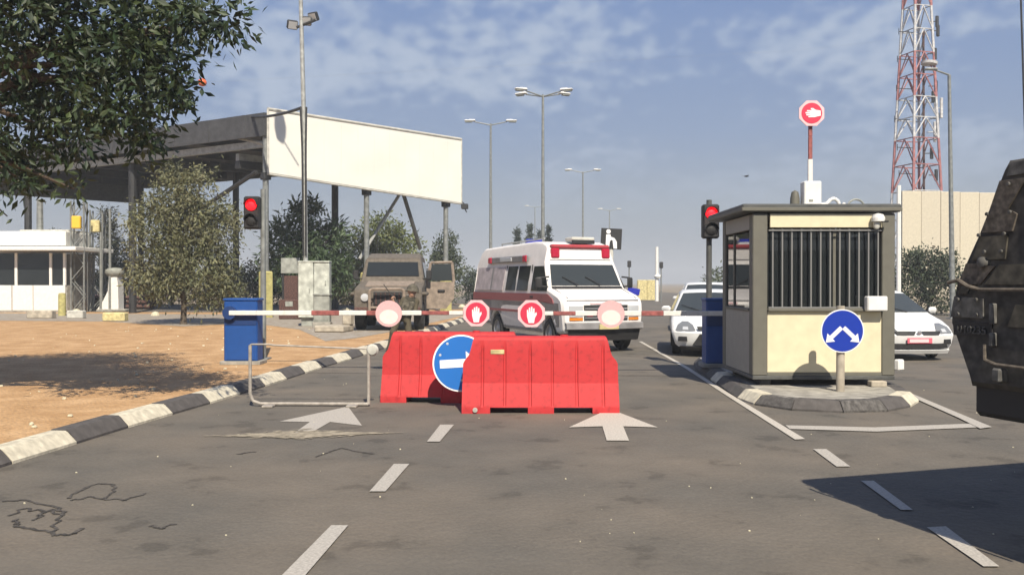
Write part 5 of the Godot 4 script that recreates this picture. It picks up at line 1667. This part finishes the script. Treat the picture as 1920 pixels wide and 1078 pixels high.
	for zz in [-0.62, 0.62]:
		tube(V(0.6, 2.66, zz), V(3.5, 2.69, zz), 0.02); tube(V(0.62, 2.55, zz), V(0.62, 2.66, zz), 0.018); tube(V(3.4, 2.58, zz), V(3.4, 2.69, zz), 0.018)
	put("roof_rail", M.pale_steel, t)
	warp = no_warp

# ---- passenger cars: +x forward
func car(label: String, pos: Vector3, yaw: float, kind: String) -> void:
	var t := thing("parked_car", label, "car", pos, yaw)
	var W := 0.89
	var suv := kind == "suv"
	var sedan := kind == "sedan"
	var H := 1.62 if suv else 1.45
	var belt := 1.0 if suv else 0.90
	var wf := func(x: float, y: float) -> float:
		if y < 0.5:
			return W - 0.10 * (0.5 - y) / 0.3
		if y > belt:
			return W - 0.02 - 0.24 * (y - belt) / (H - belt)
		return W - 0.02 * absf(y - 0.7)
	warp = func(p: Vector3) -> Vector3:
		if p.x > 2.6:
			p.x -= 0.34 * pow(absf(p.z), 2.6) * clampf((p.x - 2.6) / 1.4, 0, 1)
		if p.y > 1.0 and absf(p.z) > 0.2:
			p.y -= 0.05 * pow(absf(p.z), 2.0) * clampf((p.y - 1.0) / 0.4, 0, 1)
		return p
	var fx := 4.30
	var tail := [[0.02, 0.50], [0.0, 0.85], [0.10, belt], [0.45, H - 0.10], [0.70, H - 0.02]] if not sedan else [[0.02, 0.50], [0.0, 0.85], [0.06, 1.02], [0.55, 1.06], [1.15, H - 0.06], [1.5, H - 0.01]]
	var prof := poly(tail)
	var wx := 3.22 if not suv else 3.32
	prof.append_array(poly([[1.6, H], [2.1, H - 0.01], [2.42, H - 0.06], [wx, belt + 0.05], [wx + 0.10, belt + 0.015], [3.80, belt - 0.10], [4.12, belt - 0.22], [4.25, belt - 0.33], [4.29, 0.52], [4.27, 0.34], [4.20, 0.22]]))
	prof.append(Vector2(3.85, 0.2))
	prof.append_array(arch(3.42, 0.345, 0.24))
	prof.append(Vector2(3.0, 0.2)); prof.append(Vector2(1.2, 0.2))
	prof.append_array(arch(0.80, 0.345, 0.24))
	prof.append(Vector2(0.3, 0.24))
	S(); hull(prof, wf, 0.05, 8); put("body", M.car_white, t, 40.0)
	S(); across([[wx - 0.02, belt + 0.065, W - 0.10], [2.46, H - 0.085, W - 0.29]], 0.010, 8); put("windscreen", M.glass_grey, t)
	for zz in [-0.3, 0.25]:
		S(); tube(V(wx + 0.02, belt + 0.07, zz), V(wx - 0.2, belt + 0.2, zz + 0.4), 0.010, 0.010, 5); put("wiper", M.black, t)
	for sg in [1.0, -1.0]:
		S(); side(poly([[2.02, belt + 0.03], [wx - 0.22, belt + 0.03], [2.44, H - 0.12], [2.02, H - 0.08]]), wf, sg, 0.006); put("front_window", M.glass_dark, t)
		S(); side(poly([[0.62 if not sedan else 0.95, belt + 0.03], [1.95, belt + 0.03], [1.95, H - 0.08], [0.80 if not sedan else 1.22, H - 0.12]]), wf, sg, 0.006); put("rear_window", M.glass_dark, t)
		var hy := belt - 0.24
		S(); across([[3.94, belt - 0.152, 0.06], [4.12, belt - 0.22, 0.16], [4.25, belt - 0.33, 0.21], [4.262, belt - 0.39, 0.15]], 0.010, 4, sg * 0.60); put("headlight", M.headlamp, t)
		S(); across([[4.17, belt - 0.262, 0.055], [4.245, belt - 0.325, 0.06]], 0.018, 3, sg * 0.60); put("headlight_bulb", M.lamp_clear, t)
		S(); across([[4.29, 0.44, 0.09], [4.29, 0.34, 0.10]], 0.010, 3, sg * 0.66); put("fog_lamp", M.black, t)
		var mr := sub("mirror", t)
		S(); box(V(wx - 0.16, belt + 0.11, sg * (W + 0.11)), V(0.12, 0.14, 0.20), 0.04); put("housing", M.car_white, mr)
		S(); tube(V(wx - 0.16, belt + 0.04, sg * (W - 0.06)), V(wx - 0.16, belt + 0.07, sg * (W + 0.06)), 0.025); put("stalk", M.black, mr)
		wheel(t, V(0.80, 0.31, sg * (W - 0.12)), 0.31, 0.20, sg, M.rim)
		wheel(t, V(3.42, 0.31, sg * (W - 0.12)), 0.31, 0.20, sg, M.rim)
	if sedan:
		for sg in [1.0, -1.0]:
			S(); across([[4.27, 0.61, 0.21], [4.285, 0.53, 0.17]], 0.012, 4, sg * 0.27); put("grille", M.dark_steel, t)
		S(); box(V(4.30, 0.585, 0), V(0.03, 0.07, 0.09), 0.015); put("badge", M.chrome, t)
		S(); across([[4.295, 0.36, 0.62], [4.29, 0.26, 0.66]], 0.012, 6); put("lower_intake", M.black, t)
	else:
		S(); across([[4.26, 0.66, 0.36], [4.275, 0.58, 0.34]], 0.012, 6); put("grille", M.dark_steel, t)
		S(); across([[4.295, 0.50, 0.30], [4.295, 0.26, 0.46]], 0.012, 6); put("lower_intake", M.black, t)
	S(); across([[4.27, 0.235, 0.72], [4.22, 0.16, 0.70]], 0.02, 8); put("lip", M.car_white if sedan else M.black, t)
	var pl := sub("number_plate", t)
	S(); box(V(4.325, 0.42, 0), V(0.02, 0.115, 0.52), 0.006); put("plate", M.plate_red if sedan else M.off_white, pl)
	if sedan:
		S(); box(V(4.337, 0.42, 0.02), V(0.004, 0.07, 0.40), 0.0); put("worn_field", M.plate_pale, pl)
	S(); tube(V(1.2, H - 0.02, 0), V(1.05, H + 0.18, 0), 0.008, 0.005, 5); put("antenna", M.black, t)
	warp = no_warp

# ---- military jeep with an open door
func build_jeep() -> void:
	var z := 27.6
	var c := P(716, 622, z)
	var t := thing("military_jeep", "dusty tan military jeep with black windscreen and one door open", "jeep", V(c.x, KERB, c.z - 4.4), -PI / 2 + 0.04)
	var W := 1.03
	var wf := func(x: float, y: float) -> float:
		return W - (0.0 if y < 1.45 else 0.16 * (y - 1.45) / 0.9)
	var prof := poly([[0.0, 0.6], [0.0, 1.45], [0.12, 2.28], [0.2, 2.36], [1.75, 2.42], [2.56, 2.24], [2.86, 1.58], [2.95, 1.50], [4.15, 1.34], [4.36, 1.26], [4.40, 1.15], [4.40, 0.66], [4.30, 0.58]])
	prof.append_array(arch(3.62, 0.48, 0.5))
	prof.append(Vector2(2.9, 0.5)); prof.append(Vector2(1.4, 0.5))
	prof.append_array(arch(0.85, 0.48, 0.5))
	prof.append(Vector2(0.2, 0.55))
	S(); hull(prof, wf, 0.04); put("body", M.camo_tan, t, 30.0)
	S(); across([[0.3, 2.37, 0.80], [1.72, 2.42, 0.82], [2.52, 2.245, 0.85]], 0.02); put("roof_plate", M.camo_roof, t)
	S(); across([[2.82, 1.68, 0.85], [2.615, 2.13, 0.80]], 0.02); put("windscreen", M.glass_dark, t)
	S(); across([[3.0, 1.505, 0.75], [4.1, 1.36, 0.72]], 0.02); put("bonnet_panel", M.camo_pale, t)
	S(); box(V(4.44, 0.98, 0), V(0.08, 0.42, 0.86), 0.02); put("grille", M.black, t)
	for k in 6:
		S(); box(V(4.485, 0.98, -0.35 + k * 0.14), V(0.02, 0.36, 0.035), 0.005); put("grille_bar", M.rust, t)
	for sg in [1.0, -1.0]:
		S(); at(V(4.42, 1.02, sg * 0.70), 0, 0, -PI / 2); lathe([Vector2(0, 0), Vector2(0.12, 0), Vector2(0.12, 0.03), Vector2(0.06, 0.05), Vector2(0, 0.055)], 16); put("headlight", M.lamp_clear, t)
		S(); box(V(3.62, 1.12, sg * (W + 0.04)), V(1.1, 0.12, 0.22), 0.04); put("fender", M.camo_tan, t)
		wheel(t, V(3.62, 0.44, sg * (W - 0.12)), 0.44, 0.30, sg, M.camo_tan)
		wheel(t, V(0.85, 0.44, sg * (W - 0.12)), 0.44, 0.30, sg, M.camo_tan)
		S(); side(poly([[0.5, 1.6], [2.1, 1.6], [2.1, 2.15], [0.5, 2.15]]), wf, sg, 0.01); put("side_window", M.glass_dark, t)
		var mr := sub("mirror", t)
		S(); box(V(2.85, 1.72, sg * (W + 0.14)), V(0.06, 0.30, 0.18), 0.02); put("housing", M.black, mr)
		S(); tube(V(2.85, 1.6, sg * (W - 0.06)), V(2.85, 1.62, sg * (W + 0.1)), 0.02); put("arm", M.black, mr)
	# brush guard
	S()
	path([V(4.72, 0.55, 0.52), V(4.72, 1.22, 0.52), V(4.72, 1.28, 0.44), V(4.72, 1.28, -0.44), V(4.72, 1.22, -0.52), V(4.72, 0.55, -0.52)], 0.045, 8)
	tube(V(4.72, 0.72, 0.5), V(4.72, 0.72, -0.5), 0.04)
	tube(V(4.72, 0.9, 0.5), V(4.4, 0.9, 0.5), 0.03); tube(V(4.72, 0.9, -0.5), V(4.4, 0.9, -0.5), 0.03)
	put("brush_guard", M.camo_pale, t)
	S(); box(V(4.55, 0.62, 0), V(0.22, 0.22, 2.0), 0.03); put("bumper", M.rust, t)
	S(); box(V(3.0, 0.52, 0), V(2.6, 0.2, 1.3), 0.02); put("underbody", M.black, t)
	# the open door, swung out on its front hinge; +z flank is on the viewer's left, so the open door is at -z
	var d := sub("open_door", t)
	d.position = V(2.55, 0, -W - 0.02)
	d.rotation.y = deg_to_rad(98.0)
	S(); prism(PackedVector2Array([Vector2(0.02, 0.62), Vector2(0.66, 0.62), Vector2(0.92, 0.95), Vector2(0.94, 1.50), Vector2(0.02, 1.50)]), -0.05, 0.05); put("door_panel", M.camo_pale, d)
	S(); path([V(0.05, 1.5, 0), V(0.16, 2.12, 0), V(0.86, 2.14, 0), V(0.92, 1.5, 0)], 0.05, 6); put("door_frame", M.camo_pale, d)
	S(); prism(PackedVector2Array([Vector2(0.10, 1.53), Vector2(0.86, 1.53), Vector2(0.82, 2.08), Vector2(0.20, 2.06)]), -0.012, 0.012); put("window_pane", M.glass_grey, d)
	S(); box(V(0.5, 1.2, 0.07), V(0.24, 0.09, 0.05), 0.02); put("handle", M.black, d)
	S(); tube(V(0.4, 2.4, 0.75), V(0.35, 3.6, 0.75), 0.012, 0.006, 5); put("whip_antenna", M.black, t)

# ---- armoured truck at the right edge, standing across the road edge with its nose to the left:
# local +z is its heading, local +x runs across its nose towards the camera
func build_armoured() -> void:
	var o := gz(2.70, 5.6)
	var dirv := V(0.304, 0, 0.953)
	var t := thing("armoured_truck", "dark olive armoured truck nosing in with sloped plates and number plate", "armoured truck", V(o.x, 0, o.z), -atan2(dirv.z, dirv.x))
	var L := 2.9
	var Wd := 2.25
	var wf := func(x: float, y: float) -> float: return L
	var body := sub("hull", t)
	body.position = V(0, 0, -L)
	var half := [[0.16, 0.98], [0.14, 1.04], [0.0, 1.35], [0.005, 1.44], [0.045, 1.60], [0.21, 1.885], [0.395, 2.25], [0.43, 2.30]]
	var prof := poly(half)
	for i in half.size():
		var q: Array = half[half.size() - 1 - i]
		prof.append(Vector2(Wd - q[0], q[1]))
	S(); hull(prof, wf, 0.03); put("shell", M.armour, body, 25.0)
	var mp := func(pts: Array) -> Array:
		# coordinates across the nose were measured in a doubled frame: bring them to metres
		var out: Array = []
		for q in pts:
			out.append(Vector2(q[0] * 0.46, 1.6 + (q[1] - 1.6) * 0.524))
		return out
	var plate := func(called: String, m: Material, pts: Array, th := 0.012) -> void:
		S(); side(mp.call(pts), wf, 1.0, th); put(called, m, body)
	plate.call("upper_plate", M.armour_brown, [[0.58, 2.16], [1.05, 2.16], [1.12, 2.34], [0.98, 2.40], [1.25, 2.72], [0.86, 2.72]])
	plate.call("upper_plate", M.armour_olive, [[0.56, 2.12], [0.98, 2.12], [0.94, 1.86], [0.42, 1.86]], 0.010)
	plate.call("top_rail", M.armour_grey, [[0.96, 2.76], [3.6, 2.78], [3.6, 2.90], [1.02, 2.90]], 0.010)
	plate.call("middle_plate", M.armour_brown, [[0.20, 1.58], [0.55, 1.58], [0.78, 1.78], [0.42, 1.82], [0.32, 1.82]], 0.010)
	plate.call("middle_plate", M.armour_olive, [[0.62, 1.58], [1.9, 1.58], [1.9, 1.80], [0.86, 1.80]], 0.010)
	plate.call("lamp_plate", M.armour_grey, [[0.06, 1.20], [0.60, 1.20], [0.60, 1.42], [0.12, 1.44]], 0.010)
	plate.call("vision_window", M.glass_dark, [[0.18, 1.47], [0.34, 1.47], [0.40, 1.56], [0.24, 1.56]], 0.010)
	plate.call("windscreen", M.glass_dark, [[1.4, 1.95], [2.3, 1.95], [2.3, 2.5], [1.4, 2.5]], 0.010)
	plate.call("windscreen", M.glass_dark, [[2.6, 1.95], [3.5, 1.95], [3.5, 2.5], [2.6, 2.5]], 0.010)
	plate.call("side_plate", M.armour_olive, [[0.98, 1.12], [1.6, 1.12], [1.6, 1.36], [1.10, 1.36]], 0.010)
	plate.call("number_plate", M.black, [[0.12, 0.99], [0.74, 0.99], [0.74, 1.15], [0.10, 1.15]], 0.010)
	var tm := TextMesh.new()
	tm.text = "U10235"
	tm.font_size = 24
	tm.pixel_size = 0.0026
	tm.depth = 0.006
	put_mesh("number", tm, M.armour_grey, body, V(0.195, 1.6 + (1.065 - 1.6) * 0.524, L + 0.018))
	S(); path([V(0.05, 1.60, L + 0.05), V(0.14, 1.615, L + 0.06), V(0.21, 1.58, L + 0.06), V(0.29, 1.56, L + 0.05), V(1.6, 1.565, L + 0.05)], 0.012, 6); put("grab_rail", M.armour_brown, body)
	S(); path([V(0.32, 1.24, L + 0.04), V(0.32, 1.15, L + 0.04), V(0.40, 1.13, L + 0.04), V(1.5, 1.11, L + 0.04)], 0.010, 6); put("step_rail", M.armour_brown, body)
	S(); at(V(0.28, 1.72, L), 0, PI / 2); lathe([Vector2(0, 0), Vector2(0.032, 0), Vector2(0.032, 0.03), Vector2(0.02, 0.04), Vector2(0, 0.042)], 14); put("lamp", M.armour_grey, body)
	for q in [[0.10, 1.41], [0.24, 1.41], [0.10, 1.50], [0.24, 1.50], [0.30, 1.78], [0.42, 1.78], [0.26, 1.88], [0.44, 1.88], [0.32, 2.0], [0.48, 2.0], [0.47, 2.16]]:
		S(); at(V(q[0], q[1], L + 0.02), 0, PI / 2); lathe([Vector2(0, 0), Vector2(0.011, 0), Vector2(0.011, 0.012), Vector2(0, 0.014)], 8); put("bolt", M.armour_grey, body)
	bx("tow_lug", M.armour_grey, body, V(0.42, 1.07, L + 0.03), V(0.06, 0.08, 0.07), 0.01)
	bx("hinge", M.armour_grey, body, V(0.36, 1.42, L + 0.02), V(0.03, 0.12, 0.04), 0.006)
	bx("hinge", M.armour_grey, body, V(0.36, 1.27, L + 0.02), V(0.03, 0.08, 0.04), 0.006)
	for x in [0.30, Wd - 0.30]:
		for k in [L - 1.1, -L + 1.1]:
			S(); at(V(x, 0.46, k), PI / 2)
			var sg := -1.0 if x < 1.0 else 1.0
			wheel(body, Vector3.ZERO, 0.46, 0.32, 1.0, M.armour)
			var w := body.get_child(body.get_child_count() - 1) as Node3D
			w.position = V(x, 0.46, k)
			w.rotation.y = PI / 2 * sg
	S(); box(V(Wd / 2 + 0.03, 0.905, L - 0.13), V(Wd - 0.22, 0.215, 0.16), 0.03); put("bumper", M.black, body)
	S(); box(V(Wd / 2, 0.80, -0.2), V(1.1, 0.34, 2 * L - 0.6), 0.03); put("underbody", M.black, body)
	for k in [L - 1.1, -L + 1.1]:
		S(); tube(V(0.3, 0.46, k), V(Wd - 0.3, 0.46, k), 0.07); tube(V(0.8, 0.46, k), V(0.8, 0.75, k), 0.05); tube(V(Wd - 0.8, 0.46, k), V(Wd - 0.8, 0.75, k), 0.05); put("axle", M.black, body)

# ---- a body as one surface: smooth union of tapered capsules, meshed as surface nets
func nets(bones: Array, cell: float, k: float, vs: PackedVector3Array, cs: PackedColorArray) -> void:
	var lo := Vector3.INF
	var hi := -Vector3.INF
	for b in bones:
		var r: float = maxf(b[2], b[3]) + cell * 2.0
		for q in [b[0], b[1]]:
			lo = lo.min(q - Vector3.ONE * r)
			hi = hi.max(q + Vector3.ONE * r)
	var nx := int((hi.x - lo.x) / cell) + 2
	var ny := int((hi.y - lo.y) / cell) + 2
	var nz := int((hi.z - lo.z) / cell) + 2
	var field := PackedFloat32Array()
	field.resize(nx * ny * nz)
	field.fill(1.0)
	for b in bones:
		var a: Vector3 = b[0]
		var d: Vector3 = b[1] - a
		var dd := maxf(d.length_squared(), 1e-9)
		var rm: float = maxf(b[2], b[3]) + cell * 3.0
		var l0: Vector3 = ((a.min(b[1]) - Vector3.ONE * rm - lo) / cell).floor()
		var l1: Vector3 = ((a.max(b[1]) + Vector3.ONE * rm - lo) / cell).ceil()
		for z in range(maxi(0, int(l0.z)), mini(nz, int(l1.z) + 1)):
			for y in range(maxi(0, int(l0.y)), mini(ny, int(l1.y) + 1)):
				for x in range(maxi(0, int(l0.x)), mini(nx, int(l1.x) + 1)):
					var p := lo + V(x, y, z) * cell
					var t := clampf((p - a).dot(d) / dd, 0.0, 1.0)
					var v: float = (p - a - d * t).length() - lerpf(b[2], b[3], t)
					var i := x + nx * (y + ny * z)
					var f := field[i]
					var h := maxf(k - absf(f - v), 0.0) / k
					field[i] = minf(f, v) - h * h * k * 0.25
	var ids := {}
	var pts := PackedVector3Array()
	var cols := PackedColorArray()
	for z in nz - 1:
		for y in ny - 1:
			for x in nx - 1:
				var i := x + nx * (y + ny * z)
				var s := Vector3.ZERO
				var n := 0
				var corner := [i, i + 1, i + nx, i + nx + 1, i + nx * ny, i + nx * ny + 1, i + nx * ny + nx, i + nx * ny + nx + 1]
				var neg := 0
				for c in corner:
					if field[c] < 0.0:
						neg += 1
				if neg == 0 or neg == 8:
					continue
				for e in [[0, 1], [2, 3], [4, 5], [6, 7], [0, 2], [1, 3], [4, 6], [5, 7], [0, 4], [1, 5], [2, 6], [3, 7]]:
					var f0 := field[corner[e[0]]]
					var f1 := field[corner[e[1]]]
					if (f0 < 0.0) != (f1 < 0.0):
						var t := f0 / (f0 - f1)
						var c0 := V(e[0] & 1, (e[0] >> 1) & 1, e[0] >> 2)
						var c1 := V(e[1] & 1, (e[1] >> 1) & 1, e[1] >> 2)
						s += c0.lerp(c1, t)
						n += 1
				var p := lo + (V(x, y, z) + s / n) * cell
				ids[i] = pts.size()
				pts.append(p)
				var best := 1e9
				var col := Color.WHITE
				for b in bones:
					var d: Vector3 = b[1] - b[0]
					var t := clampf((p - b[0]).dot(d) / maxf(d.length_squared(), 1e-9), 0.0, 1.0)
					var v: float = (p - b[0] - d * t).length() - lerpf(b[2], b[3], t)
					if v < best:
						best = v
						col = b[4]
				cols.append(col)
	var strides := [1, nx, nx * ny]
	for z in range(1, nz - 1):
		for y in range(1, ny - 1):
			for x in range(1, nx - 1):
				var i := x + nx * (y + ny * z)
				for a in 3:
					var j: int = i + strides[a]
					if (field[i] < 0.0) == (field[j] < 0.0):
						continue
					var u: int = strides[(a + 1) % 3]
					var w: int = strides[(a + 2) % 3]
					var q := [i, i - u, i - u - w, i - w]
					if not (ids.has(q[0]) and ids.has(q[1]) and ids.has(q[2]) and ids.has(q[3])):
						continue
					var ord := [0, 1, 2, 0, 2, 3] if field[i] >= 0.0 else [0, 2, 1, 0, 3, 2]
					for o in ord:
						vs.append(pts[ids[q[o]]])
						cs.append(cols[ids[q[o]]])

func hand_bones(wrist: Vector3, dir: Vector3, palm_n: Vector3, skin: Color) -> Array:
	var d := dir.normalized()
	var sd := d.cross(palm_n).normalized()
	var out := [[wrist, wrist + d * 0.075, 0.026, 0.032, skin], [wrist + d * 0.05 + sd * 0.02, wrist + d * 0.085 + sd * 0.03, 0.018, 0.014, skin], [wrist + d * 0.05 - sd * 0.02, wrist + d * 0.085 - sd * 0.03, 0.018, 0.014, skin]]
	var len := [0.058, 0.068, 0.064, 0.05]
	for i in 4:
		var r := wrist + d * 0.082 + sd * (0.034 - 0.0225 * i)
		var m: Vector3 = r + (d * 0.6 + palm_n * 0.55).normalized() * len[i] * 0.6
		var e: Vector3 = m + (palm_n - d * 0.5).normalized() * len[i] * 0.6
		out.append([r, m, 0.0095, 0.009, skin]); out.append([m, e, 0.009, 0.0078, skin])
	var tb := wrist + d * 0.03 + sd * 0.03
	var tm := tb + (sd + d * 0.6 + palm_n * 0.5).normalized() * 0.04
	out.append([tb, tm, 0.012, 0.0105, skin]); out.append([tm, tm + (d + palm_n * 0.6).normalized() * 0.032, 0.0105, 0.0085, skin])
	return out

func build_person() -> void:
	var base := G(752, 661)
	var t := thing("person", "person in olive fatigues and floppy helmet leaning behind the red barriers", "person", V(base.x, 0, base.z))
	var ol := Color(0.075, 0.066, 0.040)
	var dk := Color(0.045, 0.040, 0.028)
	var bt := Color(0.03, 0.024, 0.02)
	var sk := Color(0.42, 0.25, 0.17)
	var lh := V(-0.13, 1.17, 0.29)
	var rh := V(0.02, 0.98, 0.27)
	var bones := [
		[V(-0.06, 0.84, 0), V(0.12, 0.84, 0), 0.115, 0.115, ol], [V(0.03, 0.86, 0), V(0.12, 1.02, 0), 0.135, 0.14, ol], [V(0.12, 1.02, 0.0), V(0.20, 1.18, 0.02), 0.15, 0.135, dk],
		[V(0.06, 1.20, 0.03), V(0.34, 1.17, 0.0), 0.075, 0.075, ol], [V(0.21, 1.22, 0.03), V(0.25, 1.31, 0.06), 0.058, 0.055, sk],
		[V(0.255, 1.35, 0.075), V(0.27, 1.43, 0.06), 0.078, 0.092, sk], [V(0.255, 1.325, 0.12), V(0.256, 1.33, 0.13), 0.035, 0.03, sk], [V(0.258, 1.385, 0.16), V(0.262, 1.40, 0.155), 0.014, 0.012, sk],
		[V(0.172, 1.385, 0.05), V(0.172, 1.41, 0.05), 0.018, 0.018, sk], [V(0.352, 1.385, 0.04), V(0.352, 1.41, 0.04), 0.018, 0.018, sk],
		[V(-0.06, 0.82, 0), V(-0.18, 0.47, 0.09), 0.098, 0.070, ol], [V(-0.18, 0.47, 0.09), V(-0.28, 0.10, -0.01), 0.068, 0.052, ol], [V(-0.28, 0.10, -0.01), V(-0.285, 0.05, 0.0), 0.055, 0.048, bt], [V(-0.285, 0.05, 0.0), V(-0.30, 0.042, 0.17), 0.048, 0.040, bt],
		[V(0.12, 0.82, 0), V(0.18, 0.47, 0.08), 0.098, 0.070, ol], [V(0.18, 0.47, 0.08), V(0.20, 0.10, -0.06), 0.068, 0.052, ol], [V(0.20, 0.10, -0.06), V(0.205, 0.05, -0.05), 0.055, 0.048, bt], [V(0.205, 0.05, -0.05), V(0.22, 0.042, 0.12), 0.048, 0.040, bt],
		[V(0.06, 1.19, 0.03), V(-0.08, 0.98, 0.14), 0.062, 0.050, ol], [V(-0.08, 0.98, 0.14), lh - V(-0.02, 0.06, 0.03), 0.050, 0.036, ol], [lh - V(-0.02, 0.06, 0.03), lh, 0.030, 0.028, sk],
		[V(0.34, 1.16, 0.0), V(0.33, 0.90, 0.12), 0.062, 0.050, ol], [V(0.33, 0.90, 0.12), rh + V(0.07, 0.0, -0.02), 0.050, 0.036, ol], [rh + V(0.07, 0.0, -0.02), rh, 0.030, 0.028, sk]]
	var vs := PackedVector3Array()
	var cs := PackedColorArray()
	nets(bones, 0.018, 0.04, vs, cs)
	nets(hand_bones(lh, V(-0.3, 0.7, 0.2), V(0.5, 0.3, 0.6), sk), 0.006, 0.008, vs, cs)
	nets(hand_bones(rh, V(-0.8, 0.15, 0.2), V(0.0, 0.3, 0.8), sk), 0.006, 0.008, vs, cs)
	T = vs
	var am := mesh_of(70.0)
	var arr := am.surface_get_arrays(0)
	arr[Mesh.ARRAY_COLOR] = cs
	var cm := ArrayMesh.new()
	cm.add_surface_from_arrays(Mesh.PRIMITIVE_TRIANGLES, arr)
	put_mesh("body", cm, M.cloth_and_skin, t)
	S(); at(V(0.268, 1.435, 0.05), 0.0, -0.1, -0.12)
	var pr: Array = []
	for i in 9:
		var a := PI * 0.5 * i / 8.0
		pr.append(Vector2(cos(a) * 0.145, sin(a) * 0.15 - 0.01))
	pr.insert(0, Vector2(0.168, -0.045)); pr.insert(0, Vector2(0.10, -0.02))
	pr[pr.size() - 1] = Vector2(0.0, 0.14)
	lathe(pr, 18); put("helmet", M.armour_olive, t)
	S(); at(V(0.16, 1.08, 0.13), 0, -0.1, -0.35); box(Vector3.ZERO, V(0.28, 0.26, 0.07), 0.03)
	for x in [-0.09, 0.0, 0.09]:
		box(V(x, -0.06, 0.05), V(0.075, 0.13, 0.05), 0.015)
	put("vest", M.armour_olive, t)
	# eyes and mouth
	S()
	for x in [0.228, 0.288]:
		xf = Transform3D(Basis.IDENTITY, V(x, 1.41, 0.142)); box(Vector3.ZERO, V(0.022, 0.009, 0.012), 0.003)
	put("eyes", M.black, t)
	bx("mouth", M.sign_red, t, V(0.256, 1.338, 0.158), V(0.04, 0.008, 0.008), 0.002)
	# the rifle held across the body
	var ra := V(-0.36, 1.56, 0.30)
	var rb := V(0.16, 0.84, 0.30)
	var rf := thing("rifle", "dark rifle held slanting upwards by the leaning person", "rifle", t.position)
	var ax := (ra - rb).normalized()
	S(); tube(rb + ax * 0.36, ra, 0.012, 0.010, 8); put("barrel", M.black, rf)
	S(); tube(rb + ax * 0.30, rb + ax * 0.56, 0.026, 0.022, 8); put("handguard", M.black, rf)
	S(); tube(rb + ax * 0.12, rb + ax * 0.32, 0.030, 0.030, 6); tube(rb, rb + ax * 0.13, 0.032, 0.020, 6); put("stock", M.black, rf)
	S(); tube(rb + ax * 0.26, rb + ax * 0.30 + V(-0.13, -0.09, 0.0), 0.024, 0.022, 6); put("magazine", M.black, rf)

func _ready() -> void:
	rng.seed = 20240
	# camera
	var cam := Camera3D.new()
	cam.name = "camera"
	add_child(cam)
	cam.position = V(0, EYE, 0)
	cam.rotation.x = -atan(9.0 / F)
	cam.fov = rad_to_deg(2.0 * atan(539.0 / F))
	cam.near = 0.05
	cam.far = 3000.0
	cam.current = true
	# sky and air
	var env := Environment.new()
	env.background_mode = Environment.BG_SKY
	var sky := Sky.new()
	var pm := PanoramaSkyMaterial.new()
	pm.panorama = make_sky()
	sky.sky_material = pm
	env.sky = sky
	env.background_energy_multiplier = 0.68
	env.tonemap_mode = Environment.TONE_MAPPER_LINEAR
	env.tonemap_exposure = 1.5
	env.fog_enabled = true
	env.fog_density = 0.0014
	env.fog_light_color = Color(0.82, 0.84, 0.86)
	env.sdfgi_enabled = true
	env.ssao_enabled = true
	env.ssil_enabled = true
	var we := WorldEnvironment.new()
	we.name = "world"
	we.environment = env
	add_child(we)
	# sun: behind the camera, a little to the right
	var sun := DirectionalLight3D.new()
	sun.name = "sun"
	sun.light_color = Color(1.0, 0.955, 0.88)
	sun.light_energy = 1.5
	sun.light_angular_distance = 0.5
	sun.shadow_enabled = true
	add_child(sun)
	sun.look_at_from_position(SUN * 50.0, Vector3.ZERO, Vector3.UP)
	make_materials()
	build_ground()
	build_island()
	build_canopy()
	build_hut()
	build_wall()
	build_tower()
	build_trees()
	build_poles()
	build_left_details()
	build_booth()
	build_gates()
	build_ambulance()
	build_jeep()
	build_armoured()
	var c1 := P(1340, 670, 19.3)
	car("white hatchback parked behind the blue gate cabinet and red light", V(c1.x + 4.3 * sin(0.16), 0, c1.z - 4.3 * cos(0.16)), -PI / 2 - 0.16, "hatch")
	var c2 := P(1330, 640, 28.5)
	car("white tall car waiting behind the white hatchback", V(c2.x + 4.3 * sin(0.16), 0, c2.z - 4.3 * cos(0.16)), -PI / 2 - 0.16, "suv")
	var c3 := P(1702, 680, 18.4)
	car("white sedan with pinkish red number plate right of the booth", V(c3.x, 0, c3.z - 4.3), -PI / 2 + 0.06, "sedan")
	build_person()
	build_far_things()
